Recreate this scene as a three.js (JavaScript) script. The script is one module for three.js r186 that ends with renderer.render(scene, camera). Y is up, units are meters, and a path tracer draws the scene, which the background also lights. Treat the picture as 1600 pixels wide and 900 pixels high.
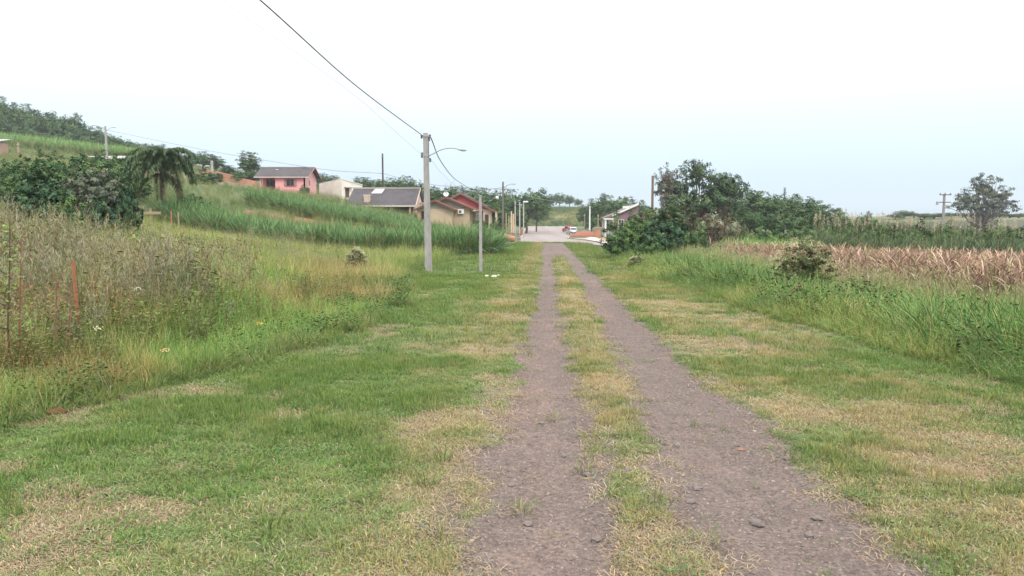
import * as THREE from 'three';
import { mergeGeometries, toCreasedNormals } from 'three/addons/utils/BufferGeometryUtils.js';
import { RoundedBoxGeometry } from 'three/addons/geometries/RoundedBoxGeometry.js';

// ------------------------------------------------------------------ camera, sky, sun, exposure
const scene = new THREE.Scene();
const camera = new THREE.PerspectiveCamera(41.11, 16 / 9, 0.1, 4000);
camera.position.set(0, 1.85, 0);
camera.rotation.x = -0.0914;
const renderer = new THREE.WebGLRenderer({ antialias: true });
renderer.toneMapping = THREE.LinearToneMapping;
renderer.toneMappingExposure = 1.15;
renderer.shadowMap.enabled = true;

{ // overcast sky: over three times as bright overhead as at the horizon, a little blue low down all round
  const W = 256, Hh = 256, data = new Float32Array(W * Hh * 4), Z = 2.55;
  for (let r = 0; r < Hh; r++) {
    const e = (r + 0.5) / Hh * Math.PI - Math.PI / 2, s = Math.max(0, Math.sin(e)), L = Z * (1 + 2.6 * s) / 3.6;
    let t = Math.min(1, Math.max(0, e / 0.3)); t = t * t * (3 - 2 * t);
    const c = e < 0 ? [0.3, 0.33, 0.28] : [L * (0.83 + 0.185 * t), L * (1.05 - 0.05 * t), L * (1.22 - 0.23 * t)];
    for (let q = 0; q < W; q++) { const k = (r * W + q) * 4; data[k] = c[0]; data[k + 1] = c[1]; data[k + 2] = c[2]; data[k + 3] = 1; }
  }
  const t = new THREE.DataTexture(data, W, Hh, THREE.RGBAFormat, THREE.FloatType);
  t.mapping = THREE.EquirectangularReflectionMapping; t.magFilter = t.minFilter = THREE.LinearFilter; t.needsUpdate = true;
  scene.background = t; scene.environment = t;
}
const sun = new THREE.DirectionalLight(new THREE.Color(1, 0.95, 0.88), 1.5);
sun.position.set(60, 150, 70); sun.target.position.set(0, 0, -60);
sun.castShadow = true; sun.shadow.radius = 32; sun.shadow.mapSize.set(4096, 4096);
Object.assign(sun.shadow.camera, { left: -180, right: 180, top: 180, bottom: -180, near: 1, far: 600 });
scene.add(sun, sun.target);
scene.fog = new THREE.FogExp2(new THREE.Color(0.78, 0.86, 0.92), 0.00035);

// ------------------------------------------------------------------ helpers
function rng(seed) { let a = seed >>> 0; return () => { a = (a + 0x6D2B79F5) | 0; let t = Math.imul(a ^ (a >>> 15), 1 | a); t = (t + Math.imul(t ^ (t >>> 7), 61 | t)) ^ t; return ((t ^ (t >>> 14)) >>> 0) / 4294967296; }; }
const clamp = (v, a = 0, b = 1) => v < a ? a : v > b ? b : v;
const lerp = (a, b, t) => a + (b - a) * t;
const sst = (a, b, v) => { const t = clamp((v - a) / (b - a)); return t * t * (3 - 2 * t); };
const hash = (x, y) => { let h = Math.imul(x | 0, 374761393) ^ Math.imul(y | 0, 668265263); h = Math.imul(h ^ (h >>> 13), 1274126177); return ((h ^ (h >>> 16)) >>> 0) / 4294967296; };
function vn(x, y) { const i = Math.floor(x), j = Math.floor(y); let u = x - i, v = y - j; u = u * u * (3 - 2 * u); v = v * v * (3 - 2 * v); return lerp(lerp(hash(i, j), hash(i + 1, j), u), lerp(hash(i, j + 1), hash(i + 1, j + 1), u), v); }
function fbm(x, y, o = 4) { let s = 0, a = 0.5, n = 0; for (let k = 0; k < o; k++) { s += a * vn(x, y); n += a; a *= 0.5; x = x * 2.03 + 17.3; y = y * 2.03 + 9.1; } return s / n; }
const poly = (pts, t) => { if (t <= pts[0][0]) return pts[0][1]; for (let i = 1; i < pts.length; i++) if (t <= pts[i][0]) return lerp(pts[i - 1][1], pts[i][1], (t - pts[i - 1][0]) / (pts[i][0] - pts[i - 1][0])); return pts[pts.length - 1][1]; };
const col = (r, g, b) => new THREE.Color().setRGB(r, g, b);

const names = {};
function numbered(n) { const k = names[n] = (names[n] ?? -1) + 1; return k ? `${n}_${String(k).padStart(3, '0')}` : n; }
function tag(o, label, category, group, kind) { Object.assign(o.userData, { label, category }); if (group) o.userData.group = group; if (kind) o.userData.kind = kind; return o; }
function shadows(o) { o.traverse(m => { if (m.isMesh) { m.castShadow = m.receiveShadow = true; } }); return o; }
function thing(name, label, category, [x, y, z] = [0, 0, 0], turn = 0, group) {
  const o = new THREE.Group(); o.name = numbered(name); o.position.set(x, y, z); o.rotation.y = turn; scene.add(o);
  return tag(o, label, category, group);
}
function part(parent, name, geo, mat, label) { const m = new THREE.Mesh(geo, mat); m.name = name; m.castShadow = m.receiveShadow = true; if (label) m.userData.label = label; parent.add(m); return m; }
function single(name, geo, mat, label, category, [x, y, z] = [0, 0, 0], turn = 0, group, kind) {
  const m = new THREE.Mesh(geo, mat); m.name = numbered(name); m.castShadow = m.receiveShadow = true; m.position.set(x, y, z); m.rotation.y = turn; scene.add(m);
  return tag(m, label, category, group, kind);
}
function copyOf(root, [x, y, z], turn = 0, scale = 1, label) {
  const r = root.clone(); r.name = numbered(root.name.replace(/_\d{3}$/, '')); r.position.set(x, y, z); r.rotation.y = turn;
  if (Array.isArray(scale)) r.scale.set(...scale); else r.scale.setScalar(scale);
  r.userData = { ...root.userData }; if (label) r.userData.label = label; scene.add(r); return r;
}
const box = (w, h, d, x = 0, y = 0, z = 0) => new THREE.BoxGeometry(w, h, d).translate(x, y, z);
const rbox = (w, h, d, x = 0, y = 0, z = 0, r = 0.02) => new RoundedBoxGeometry(w, h, d, 2, r).translate(x, y, z);
const cyl = (r0, r1, h, x = 0, y = 0, z = 0, n = 12) => new THREE.CylinderGeometry(r1, r0, h, n).translate(x, y + h / 2, z);
const V = (x, y, z) => new THREE.Vector3(x, y, z);
const tube = (pts, r, seg = 24, n = 6) => new THREE.TubeGeometry(new THREE.CatmullRomCurve3(pts.map(p => V(...p))), seg, r, n);
const merge = (gs) => mergeGeometries(gs.map(g => { const q = g.index ? g.toNonIndexed() : g; for (const k of Object.keys(q.attributes)) if (!['position', 'normal', 'uv'].includes(k)) q.deleteAttribute(k); if (!q.attributes.uv) q.setAttribute('uv', new THREE.BufferAttribute(new Float32Array(q.attributes.position.count * 2), 2)); return q; }));
// a solid between two polygons (lists of points with the same count)
function solid(bottom, top) {
  const p = [], n = bottom.length, tri = (a, b, c) => p.push(...a, ...b, ...c);
  for (let i = 1; i < n - 1; i++) { tri(top[0], top[i], top[i + 1]); tri(bottom[0], bottom[i + 1], bottom[i]); }
  for (let i = 0; i < n; i++) { const j = (i + 1) % n; tri(bottom[i], bottom[j], top[j]); tri(bottom[i], top[j], top[i]); }
  const g = new THREE.BufferGeometry(); g.setAttribute('position', new THREE.Float32BufferAttribute(p, 3)); g.computeVertexNormals();
  const uv = new Float32Array(p.length / 3 * 2), nn = g.attributes.normal;
  for (let i = 0; i < p.length / 3; i++) { const ax = Math.abs(nn.getX(i)), ay = Math.abs(nn.getY(i)), az = Math.abs(nn.getZ(i)); uv[2 * i] = ax > az && ax > ay ? p[3 * i + 2] : p[3 * i]; uv[2 * i + 1] = ay > ax && ay > az ? p[3 * i + 2] : p[3 * i + 1]; }
  g.setAttribute('uv', new THREE.BufferAttribute(uv, 2));
  return g;
}

// noise textures, uv in metres over their repeat
function noiseTexture(size, fn, srgb = false) {
  const d = new Uint8Array(size * size * 4);
  for (let j = 0; j < size; j++) for (let i = 0; i < size; i++) { const c = fn(i / size, j / size), k = (j * size + i) * 4; d[k] = clamp(c[0]) * 255; d[k + 1] = clamp(c[1]) * 255; d[k + 2] = clamp(c[2]) * 255; d[k + 3] = 255; }
  const t = new THREE.DataTexture(d, size, size); t.wrapS = t.wrapT = THREE.RepeatWrapping; t.magFilter = THREE.LinearFilter; t.minFilter = THREE.LinearMipmapLinearFilter; t.generateMipmaps = true; t.needsUpdate = true;
  if (srgb) t.colorSpace = THREE.SRGBColorSpace;
  return t;
}
// tileable noise
function tn(u, v, f, o = 3) { let s = 0, a = 0.5, n = 0; for (let k = 0; k < o; k++) { const x = u * f, y = v * f, i = Math.floor(x), j = Math.floor(y); let p = x - i, q = y - j; p = p * p * (3 - 2 * p); q = q * q * (3 - 2 * q); const h = (a_, b_) => hash((a_ % f) + k * 71 + f * 13, (b_ % f) + k * 37); s += a * lerp(lerp(h(i, j), h(i + 1, j), p), lerp(h(i, j + 1), h(i + 1, j + 1), p), q); n += a; a *= 0.6; f *= 2; } return s / n; }
const rep = (t, x, y = x) => { const c = t.clone(); c.repeat.set(x, y); c.needsUpdate = true; return c; };
const soilGrain = noiseTexture(1024, (u, v) => { const a = tn(u, v, 12, 3), b = tn(u, v, 120, 3), g = 0.62 + 0.3 * (a - 0.5) + 0.75 * (b - 0.5); const w = tn(u + 0.37, v + 0.11, 60, 2) > 0.66 ? 0.16 : 0; return [g + w, g + w * 0.95, g + w * 0.85]; });
const soilBump = noiseTexture(1024, (u, v) => { const b = 0.5 * tn(u, v, 24, 2) + 0.6 * tn(u, v, 130, 3) - 0.05; return [b, b, b]; });
const mottled = noiseTexture(512, (u, v) => { const g = 0.86 + 0.22 * (tn(u, v, 6, 4) - 0.5) + 0.12 * (tn(u, v, 90, 2) - 0.5); return [g, g, g]; });
const streaky = noiseTexture(512, (u, v) => { const g = 0.8 + 0.5 * (tn(u, v * 0.0 + Math.floor(v * 8) / 8, 64, 2) - 0.5) * 0.4 + 0.4 * (tn(u, v, 8, 4) - 0.5); return [g, g, g]; });
const roofStain = noiseTexture(512, (u, v) => { const g = 0.75 + 0.5 * (tn(u, v, 5, 5) - 0.5) + 0.25 * (tn(u, v, 60, 2) - 0.5); return [g, g, g * 0.99]; });

function mat(r, g, b, o = {}) { return new THREE.MeshStandardMaterial({ color: col(r, g, b), roughness: 0.9, metalness: 0, side: THREE.DoubleSide, ...o }); }
const plaster = (r, g, b) => mat(r, g, b, { map: rep(mottled, 0.35), bumpMap: rep(mottled, 1.7), bumpScale: 0.004 });
const M = {
  leaf: new THREE.MeshPhysicalMaterial({ vertexColors: true, roughness: 0.8, specularIntensity: 0.25, side: THREE.DoubleSide }),
  bark: mat(0.13, 0.1, 0.075, { map: rep(streaky, 2), roughness: 1 }),
  greyBark: mat(0.24, 0.22, 0.2, { map: rep(streaky, 2), roughness: 1 }),
  concrete: mat(0.43, 0.41, 0.4, { map: rep(streaky, 1.5, 0.5), bumpMap: rep(mottled, 4), bumpScale: 0.003 }),
  paleConcrete: mat(0.55, 0.53, 0.5, { map: rep(streaky, 1.5, 0.5) }),
  darkWood: mat(0.09, 0.075, 0.065, { map: rep(streaky, 3, 0.6) }),
  greyWood: mat(0.27, 0.24, 0.21, { map: rep(streaky, 3, 0.6) }),
  tanWood: mat(0.42, 0.33, 0.2, { map: rep(streaky, 3, 0.6) }),
  metal: mat(0.42, 0.43, 0.45, { roughness: 0.5, metalness: 0.6 }),
  black: mat(0.02, 0.02, 0.022, { roughness: 0.6 }),
  porcelain: mat(0.1, 0.07, 0.09, { roughness: 0.3 }),
  lampWhite: mat(0.75, 0.76, 0.74, { roughness: 0.35 }),
  wire: mat(0.09, 0.1, 0.1, { roughness: 0.7 }),
  glass: mat(0.02, 0.024, 0.028, { roughness: 0.12 }),
  white: plaster(0.74, 0.7, 0.64),
  trim: mat(0.7, 0.68, 0.63),
};

// ------------------------------------------------------------------ the lie of the land.  D is metres ahead of the standpoint (-z)
const roadC = (D) => D < 85 ? 0.046 * D : 3.91 + 0.02 * (Math.min(D, 300) - 85);
const roadY = (D) => D < 160 ? -0.011 * D : D < 235 ? lerp(-1.76, -1.0, sst(160, 235, D)) : -1.0;
const LU = [0, 3, 5, 10, 18, 30, 50, 80, 170, 320, 900];
const LT = [[-60, 0, 0.25, 0.5, 1.2, 2.2, 3.6, 6.2, 10, 20, 36, 60], [30, 0, 0.2, 0.45, 1.2, 2.2, 3.6, 6.2, 10, 20, 36, 60], [50, 0, 0, 0.05, 0.38, 1.4, 3.4, 6, 10, 20, 36, 60], [75, 0, 0.5, 1.0, 2.0, 3.2, 4.6, 7, 11, 21, 38, 60],
  [100, 0, 1.1, 1.9, 3.1, 4.5, 6.0, 8.8, 12.6, 22, 40, 62], [130, 0, 1.2, 2, 3.4, 5, 6.8, 9.6, 14, 24, 42, 64], [180, 0, 0.8, 1.5, 3, 5, 7.5, 11, 16, 26, 45, 66], [250, 0, 0.5, 1, 2, 4, 6.5, 10, 15, 28, 48, 68], [400, 0, 0.4, 1, 2, 4, 5, 7, 10, 20, 40, 60]];
function leftRise(u, D) {
  if (u <= 0) return 0;
  let i = 1; while (i < LU.length - 1 && u > LU[i]) i++;
  let j = 1; while (j < LT.length - 1 && D > LT[j][0]) j++;
  const a = clamp((u - LU[i - 1]) / (LU[i] - LU[i - 1])), b = sst(0, 1, clamp((D - LT[j - 1][0]) / (LT[j][0] - LT[j - 1][0])));
  return lerp(lerp(LT[j - 1][i], LT[j - 1][i + 1], a), lerp(LT[j][i], LT[j][i + 1], a), b);
}
const leftX0 = (D) => poly([[-10, -7], [4, -6], [9, -5], [40, -5], [60, -4.5], [90, -2], [150, 0], [235, 3]], D);
const RR = [[0, 0], [1.5, -0.12], [4, -0.5], [14, -0.9], [29, -1.3], [55, -2], [400, -2.4]];
function ground(x, D) { // coarse height
  let y = roadY(D) + leftRise(leftX0(D) - x, D);
  const rw = x < 45 ? 1 - sst(68, 105, D) : 1 - (1 - sst(45, 70, x)) * sst(68, 105, D);
  y += poly(RR, x - 6) * rw;
  if (D > 232) { const w = (1 - sst(60, 140, x)) * sst(-70, -15, x); y += w * poly([[232, 0], [238, 0.25], [300, 6.6], [420, 7], [700, 5], [1500, 3]], D); }
  if (D > 170) y += sst(60, 140, x) * poly([[170, 0], [240, 4.2], [330, 5.6], [700, 5], [1500, 3]], D) * (0.85 + 0.3 * vn(x * 0.02, D * 0.02));
  return y;
}
// how bare of grass the ground is on the track, 1 in the wheel ruts
function bare(x, D) {
  const s = x - roadC(D); if (s < -2.2 || s > 4) return 0;
  const n = 1 - sst(4, 15, D), w1 = (fbm(s * 1.6 + 5, D * 0.55, 3) - 0.5), w2 = (vn(s * 7, D * 3.1) - 0.5) * 0.2 + (vn(s * 19, D * 9) - 0.5) * 0.1;
  const wl = 0.29 + 0.13 * n, wr = 0.36 + 0.2 * n;
  let b = Math.max(1 - sst(wl * 0.6, wl * 1.55, Math.abs(s - 0.0 + w1 * 0.25) + w2), 1 - sst(wr * 0.55, wr * 1.6, Math.abs(s - 1.44 + w1 * 0.3) + w2));
  const near = n * sst(0.46, 0.6, fbm(x * 1.9 + 31, D * 1.5, 3));
  if (s > -1.05 && s < 2.5) b = Math.max(b, near * sst(-1.05, -0.4, s) * (1 - sst(1.9, 2.5, s)) * 0.92 * (1 - 0.6 * Math.exp(-(((s - 0.72) / 0.26) ** 2))));
  if (D > 30) b = Math.max(b, sst(34, 56, D) * sst(-0.9, -0.1, s + w1 * 0.6) * (1 - sst(1.5, 2.2, s + w1 * 0.6)));
  return D > 84 ? 0 : b;
}
function H(x, D) {
  const s = x - roadC(D);
  let y = ground(x, D);
  if (D < 90 && s > -3 && s < 5) {
    const f = 1 - sst(50, 85, D);
    y += f * (-0.035 * Math.exp(-((s / 0.34) ** 2)) - 0.035 * Math.exp(-(((s - 1.39) / 0.4) ** 2)) + 0.02 * Math.exp(-(((s - 0.7) / 0.3) ** 2)));
    if (D < 40) y += 0.035 * (fbm(x * 1.3, D * 1.3, 3) - 0.5) * (1 - sst(25, 40, D));
  } else y += 0.12 * (fbm(x * 0.35, D * 0.35, 3) - 0.5) * sst(0, 2, Math.max(-s - 3, s - 5));
  return y;
}
const edgeL = (D) => poly([[0, -7.4], [4, -6.6], [7.5, -5.0], [10.7, -3.7], [14, -2.95], [17.5, -2.6], [22, -3.1], [27, -4.0], [31, -4.6], [36, -4.2], [44, -2.6], [60, -0.6], [85, 0.8]], D) + 0.5 * (vn(D * 0.9, 3) - 0.5);
const edgeR = (D) => poly([[0, 6.6], [9, 6.0], [11.6, 5.8], [16, 5.4], [22, 5.4], [29, 5.0], [39, 5.5], [48, 5.6], [60, 6.6], [85, 8.2]], D) + 0.35 * (vn(D * 0.8, 77) - 0.5);
const site = (px, D) => (px - 800) / 1200 * D;             // sideways metres of a bearing at distance D
const upTo = (py, D) => 1.85 + D * Math.tan(Math.atan((450 - py) / 1200) - 0.0914); // height of a sight line at distance D
const at = (x, D, up = 0) => [x, H(x, D) + up, -D];

// dryness of the lawn, 0 lush .. 1 straw
function dry(x, D) {
  const s = x - roadC(D);
  let d = 0.215 + 0.85 * (fbm(x * 0.85 + 3, D * 0.7 + 8, 4) - 0.5) + 0.95 * (fbm(x * 2.6, D * 2.3, 3) - 0.5);
  d += 0.34 * Math.exp(-(((s + 0.85) / 0.55) ** 2)) + 0.45 * Math.exp(-(((s - 0.7) / 0.5) ** 2)) * (1 - sst(25, 50, D) * 0.5);
  d += 0.3 * sst(1.7, 2.3, s) * (1 - sst(3.2, 5.2, s)) * (1 - sst(12, 32, D) * 0.7);
  d -= 0.24 * sst(-1.2, -2.8, s);
  d -= 0.2 * sst(4.3, 5.4, x);
  return clamp(d);
}
const strawPatch = (x, D) => sst(0.62, 0.71, fbm(x * 1.3 + 41, D * 1.2 + 7, 3));

// ------------------------------------------------------------------ ground sheet (one grid, cut along the track)
{
  const xs = [], ds = [];
  for (let s = -5; s <= 6.001; s += 0.07) xs.push(s);
  let st = 0.09, q = 6.0; while (q < 1400) { st *= 1.075; q += st; xs.push(q); }
  st = 0.09; q = -5; while (q > -1400) { st *= 1.075; q -= st; xs.unshift(q); }
  for (let d = -40; d < 2; d += 2) ds.push(d);
  for (let d = 2; d < 12; d += 0.075) ds.push(d);
  st = 0.075; q = 12; while (q < 84) { ds.push(q); st = Math.min(0.6, st * 1.02); q += st; }
  q = 84; st = 0.6; while (q < 2600) { ds.push(q); st *= 1.028; q += st; }
  const nx = xs.length, nd = ds.length, P = new Float32Array(nx * nd * 3), C = new Float32Array(nx * nd * 3), U = new Float32Array(nx * nd * 2);
  const mixc = (a, b, t) => [lerp(a[0], b[0], t), lerp(a[1], b[1], t), lerp(a[2], b[2], t)];
  const gravel = [0.138, 0.106, 0.093], redSoil = [0.3, 0.125, 0.075], thatch = [0.23, 0.185, 0.105], lawn = [0.105, 0.135, 0.05], weedSoil = [0.15, 0.135, 0.075], field = [0.1, 0.13, 0.055], cornSoil = [0.2, 0.14, 0.1];
  for (let j = 0; j < nd; j++) for (let i = 0; i < nx; i++) {
    const D = ds[j], c0 = roadC(clamp(D, 0, 400)), x = xs[i] + c0, k = j * nx + i;
    P[3 * k] = x; P[3 * k + 1] = H(x, D); P[3 * k + 2] = -D; U[2 * k] = x / 2.2; U[2 * k + 1] = D / 2.2;
    let c;
    const b = bare(x, D), n = fbm(x * 0.3 + 9, D * 0.3, 3);
    if (D < 88 && x > edgeL(D) && x < edgeR(D)) {
      c = mixc(lawn, thatch, clamp(dry(x, D) * 0.75 + strawPatch(x, D) * 0.6));
      c = mixc(c, mixc(gravel, [0.2, 0.135, 0.11], sst(0.5, 0.75, fbm(x * 1.1 + 3, D * 0.5, 3)) * 0.6), sst(0.25, 0.75, b));
    } else if (x <= edgeL(D) || D >= 88) {
      c = mixc(weedSoil, field, sst(25, 40, D + n * 10)); if (D >= 88 && x > 40) c = mixc(c, [0.06, 0.065, 0.034], 0.9);
      if (D > 38 && D < 70 && x > -26) c = mixc(c, redSoil, 0.85 * sst(0.38, 0.52, fbm(x * 0.25, D * 0.35, 2)));
      if (D > 110 && D < 170 && x < -26 && x > -75) c = mixc(c, [0.24, 0.15, 0.1], sst(0.4, 0.6, n));
      if (D > 232 && x > -30) c = mixc([0.085, 0.12, 0.045], [0.17, 0.17, 0.075], sst(0.35, 0.65, fbm(x * 0.08, D * 0.06, 3)));
    } else c = mixc(mixc([0.08, 0.11, 0.045], [0.06, 0.065, 0.034], sst(60, 80, D)), cornSoil, sst(9, 11, x) * (1 - sst(45, 55, D)));
    C[3 * k] = c[0]; C[3 * k + 1] = c[1]; C[3 * k + 2] = c[2];
  }
  const mk = (test) => {
    const idx = [];
    for (let j = 0; j < nd - 1; j++) for (let i = 0; i < nx - 1; i++) if (test(xs[i], ds[j])) { const a = j * nx + i, b = a + 1, c = a + nx, d = c + 1; idx.push(a, b, d, a, d, c); }
    const g = new THREE.BufferGeometry(), used = new Map(), p = [], cc = [], uu = [], id = [];
    for (const v of idx) { let w = used.get(v); if (w === undefined) { w = used.size; used.set(v, w); p.push(P[3 * v], P[3 * v + 1], P[3 * v + 2]); cc.push(C[3 * v], C[3 * v + 1], C[3 * v + 2]); uu.push(U[2 * v], U[2 * v + 1]); } id.push(w); }
    g.setAttribute('position', new THREE.Float32BufferAttribute(p, 3)); g.setAttribute('color', new THREE.Float32BufferAttribute(cc, 3)); g.setAttribute('uv', new THREE.Float32BufferAttribute(uu, 2));
    g.setIndex(id); g.computeVertexNormals(); return g;
  };
  const onTrack = (s, D) => s > -1.1 && s < 2.6 && D > 0 && D < 84;
  const soil = new THREE.MeshStandardMaterial({ vertexColors: true, map: soilGrain, bumpMap: soilBump, bumpScale: 0.02, roughness: 0.97, color: col(1.5, 1.5, 1.5) });
  const g = single('ground', mk((s, D) => !onTrack(s, D)), soil, 'grassy ground and hillside around the track', 'ground', [0, 0, 0], 0, null, 'structure');
  const t = single('dirt_track', mk(onTrack), soil, 'reddish grey gravel track with two wheel ruts', 'track', [0, 0, 0], 0, null, 'structure');
  console.log('ground', nx, nd, nx * nd * 2);
}

// ------------------------------------------------------------------ plant geometry
class Plant {
  constructor() { this.p = []; this.n = []; this.c = []; this.i = []; }
  v(p, n, c) { this.p.push(p[0], p[1], p[2]); this.n.push(n[0], n[1], n[2]); this.c.push(c[0], c[1], c[2]); return this.p.length / 3 - 1; }
  // an arching strip from base b, heading yaw, of length h; lean 0 upright .. 1 falls over; the tip colour may differ (dried tips)
  blade(b, yaw, h, lean, w, segs, c, twist = 0, c2 = c) {
    const ox = Math.cos(yaw), oz = Math.sin(yaw), ty = yaw + Math.PI / 2 + twist, sx = Math.cos(ty), sz = Math.sin(ty);
    let x = 0, y = 0, prev = null;
    for (let k = 0; k <= segs; k++) {
      const t = k / segs, a = lean * (0.35 + 1.5 * t), ca = Math.cos(a), sa = Math.sin(a);
      if (k) { x += sa * h / segs; y += ca * h / segs; }
      let nx = sa * 0 - ca * sz, ny = sa * (ox * sz - oz * sx), nz = ca * sx; { const l = Math.hypot(nx, ny, nz) || 1; nx /= l; ny /= l; nz /= l; } const ww = w * (k === segs ? 0 : (k ? Math.pow(1 - t, 0.6) : 0.75)) / 2;
      const cc = t > 0.6 ? c2 : c, q = [b[0] + ox * x, b[1] + y, b[2] + oz * x];
      if (k === segs) { const m = this.v(q, [nx, ny, nz], cc); this.i.push(prev[0], prev[1], m); }
      else { const l = this.v([q[0] - sx * ww, q[1], q[2] - sz * ww], [nx, ny, nz], cc), r = this.v([q[0] + sx * ww, q[1], q[2] + sz * ww], [nx, ny, nz], cc); if (prev) this.i.push(prev[0], prev[1], r, prev[0], r, l); prev = [l, r]; }
    }
    return [b[0] + ox * x, b[1] + y, b[2] + oz * x];
  }
  // a leaf: a folded diamond at p with normal n
  leaf(p, n, len, wid, c, R) {
    let a = [R() - 0.5, R() - 0.5, R() - 0.5]; const d = a[0] * n[0] + a[1] * n[1] + a[2] * n[2]; a = a.map((v, k) => v - d * n[k]); const l = Math.hypot(...a) || 1; a = a.map(v => v / l);
    const s = [n[1] * a[2] - n[2] * a[1], n[2] * a[0] - n[0] * a[2], n[0] * a[1] - n[1] * a[0]], f = (u, w, h) => p.map((v, k) => v + a[k] * u * len + s[k] * w * wid - n[k] * h * wid);
    const A = this.v(f(-0.5, 0, 0.25), n, c), B = this.v(f(0, 0.5, 0), n, c), Cc = this.v(f(0.5, 0, 0.25), n, c), E = this.v(f(0, -0.5, 0), n, c);
    this.i.push(A, Cc, B, A, E, Cc);
  }
  limb(pts, r0, r1, sides = 5, c = [1, 1, 1]) {
    let prev = null; const n = pts.length;
    for (let k = 0; k < n; k++) {
      const a = pts[Math.max(0, k - 1)], b = pts[Math.min(n - 1, k + 1)], t = V(b[0] - a[0], b[1] - a[1], b[2] - a[2]).normalize(), u = V(0, 0, 1).cross(t); if (u.lengthSq() < 0.01) u.set(1, 0, 0).cross(t); u.normalize(); const w = t.clone().cross(u), r = lerp(r0, r1, k / (n - 1)), ring = [];
      for (let m = 0; m < sides; m++) { const f = m / sides * Math.PI * 2, d = u.clone().multiplyScalar(Math.cos(f)).addScaledVector(w, Math.sin(f)); ring.push(this.v([pts[k][0] + d.x * r, pts[k][1] + d.y * r, pts[k][2] + d.z * r], d.toArray(), c)); }
      if (prev) for (let m = 0; m < sides; m++) { const e = (m + 1) % sides; this.i.push(prev[m], prev[e], ring[e], prev[m], ring[e], ring[m]); }
      prev = ring;
    }
  }
  build() { const g = new THREE.BufferGeometry(); g.setAttribute('position', new THREE.Float32BufferAttribute(this.p, 3)); g.setAttribute('normal', new THREE.Float32BufferAttribute(this.n, 3)); g.setAttribute('color', new THREE.Float32BufferAttribute(this.c, 3)); g.setAttribute('uv', new THREE.Float32BufferAttribute(this.p.length / 3 * 2 ? new Float32Array(this.p.length / 3 * 2).map((_, k) => k % 2 ? this.p[(k >> 1) * 3 + 1] : this.p[(k >> 1) * 3] + this.p[(k >> 1) * 3 + 2]) : [], 2)); g.setIndex(this.i); return g; }
}
const vary = (R, c, a = 0.25) => { const k = 1 + (R() - 0.5) * 2 * a, h = (R() - 0.5) * a; return [c[0] * k * (1 + h), c[1] * k, c[2] * k * (1 - h * 0.6)]; };
const pick = (R, l) => l[Math.floor(R() * l.length)];
function tuft(seed, n, r, h0, h1, lean0, lean1, w, segs, palette, tip) {
  const R = rng(seed), P = new Plant();
  for (let k = 0; k < n; k++) { const a = R() * 6.283, q = r * Math.sqrt(R()), c = vary(R, pick(R, palette)); P.blade([Math.cos(a) * q, -0.004, Math.sin(a) * q], a + (R() - 0.5) * 2.4, lerp(h0, h1, R()), lerp(lean0, lean1, R()), w * (0.7 + 0.6 * R()), segs, c, (R() - 0.5) * 1.2, tip && R() < 0.5 ? tip : c); }
  return P;
}
// many alike plants as one uncountable object
const dummy = new THREE.Object3D(), tint = new THREE.Color();
function scatter(name, geos, material, label, category, count, place, parent = scene) {
  const R = rng(count + name.length * 131), lists = geos.map(() => []);
  for (let k = 0; k < count; k++) { const s = place(R, k); if (!s) continue; lists[s.v !== undefined ? s.v : Math.floor(R() * geos.length)].push(s); }
  let total = 0;
  lists.forEach((l, gi) => {
    if (!l.length) return; total += l.length;
    const m = new THREE.InstancedMesh(geos[gi], material, l.length); m.name = numbered(name);
    l.forEach((s, k) => {
      dummy.position.set(s.x, (s.y ?? H(s.x, s.D)) + (s.up ?? 0), -s.D); dummy.rotation.set((s.tilt ?? 0) * Math.cos(k * 2.1), s.yaw ?? R() * 6.283, (s.tilt ?? 0) * Math.sin(k * 2.1)); dummy.scale.set(s.s * (s.w ?? 1), s.s * (s.h ?? 1), s.s * (s.w ?? 1)); dummy.updateMatrix(); m.setMatrixAt(k, dummy.matrix);
      m.setColorAt(k, tint.setRGB(...(s.c ?? [1, 1, 1])));
    });
    m.castShadow = m.receiveShadow = true; m.instanceMatrix.needsUpdate = true; parent.add(m); tag(m, label, category, null, 'stuff');
  });
  console.log(name, total);
}
const W3 = [1, 1, 1];
const grassMat = new THREE.MeshPhysicalMaterial({ vertexColors: true, roughness: 0.85, side: THREE.DoubleSide, color: col(1, 1, 1), specularIntensity: 0.25 });


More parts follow.
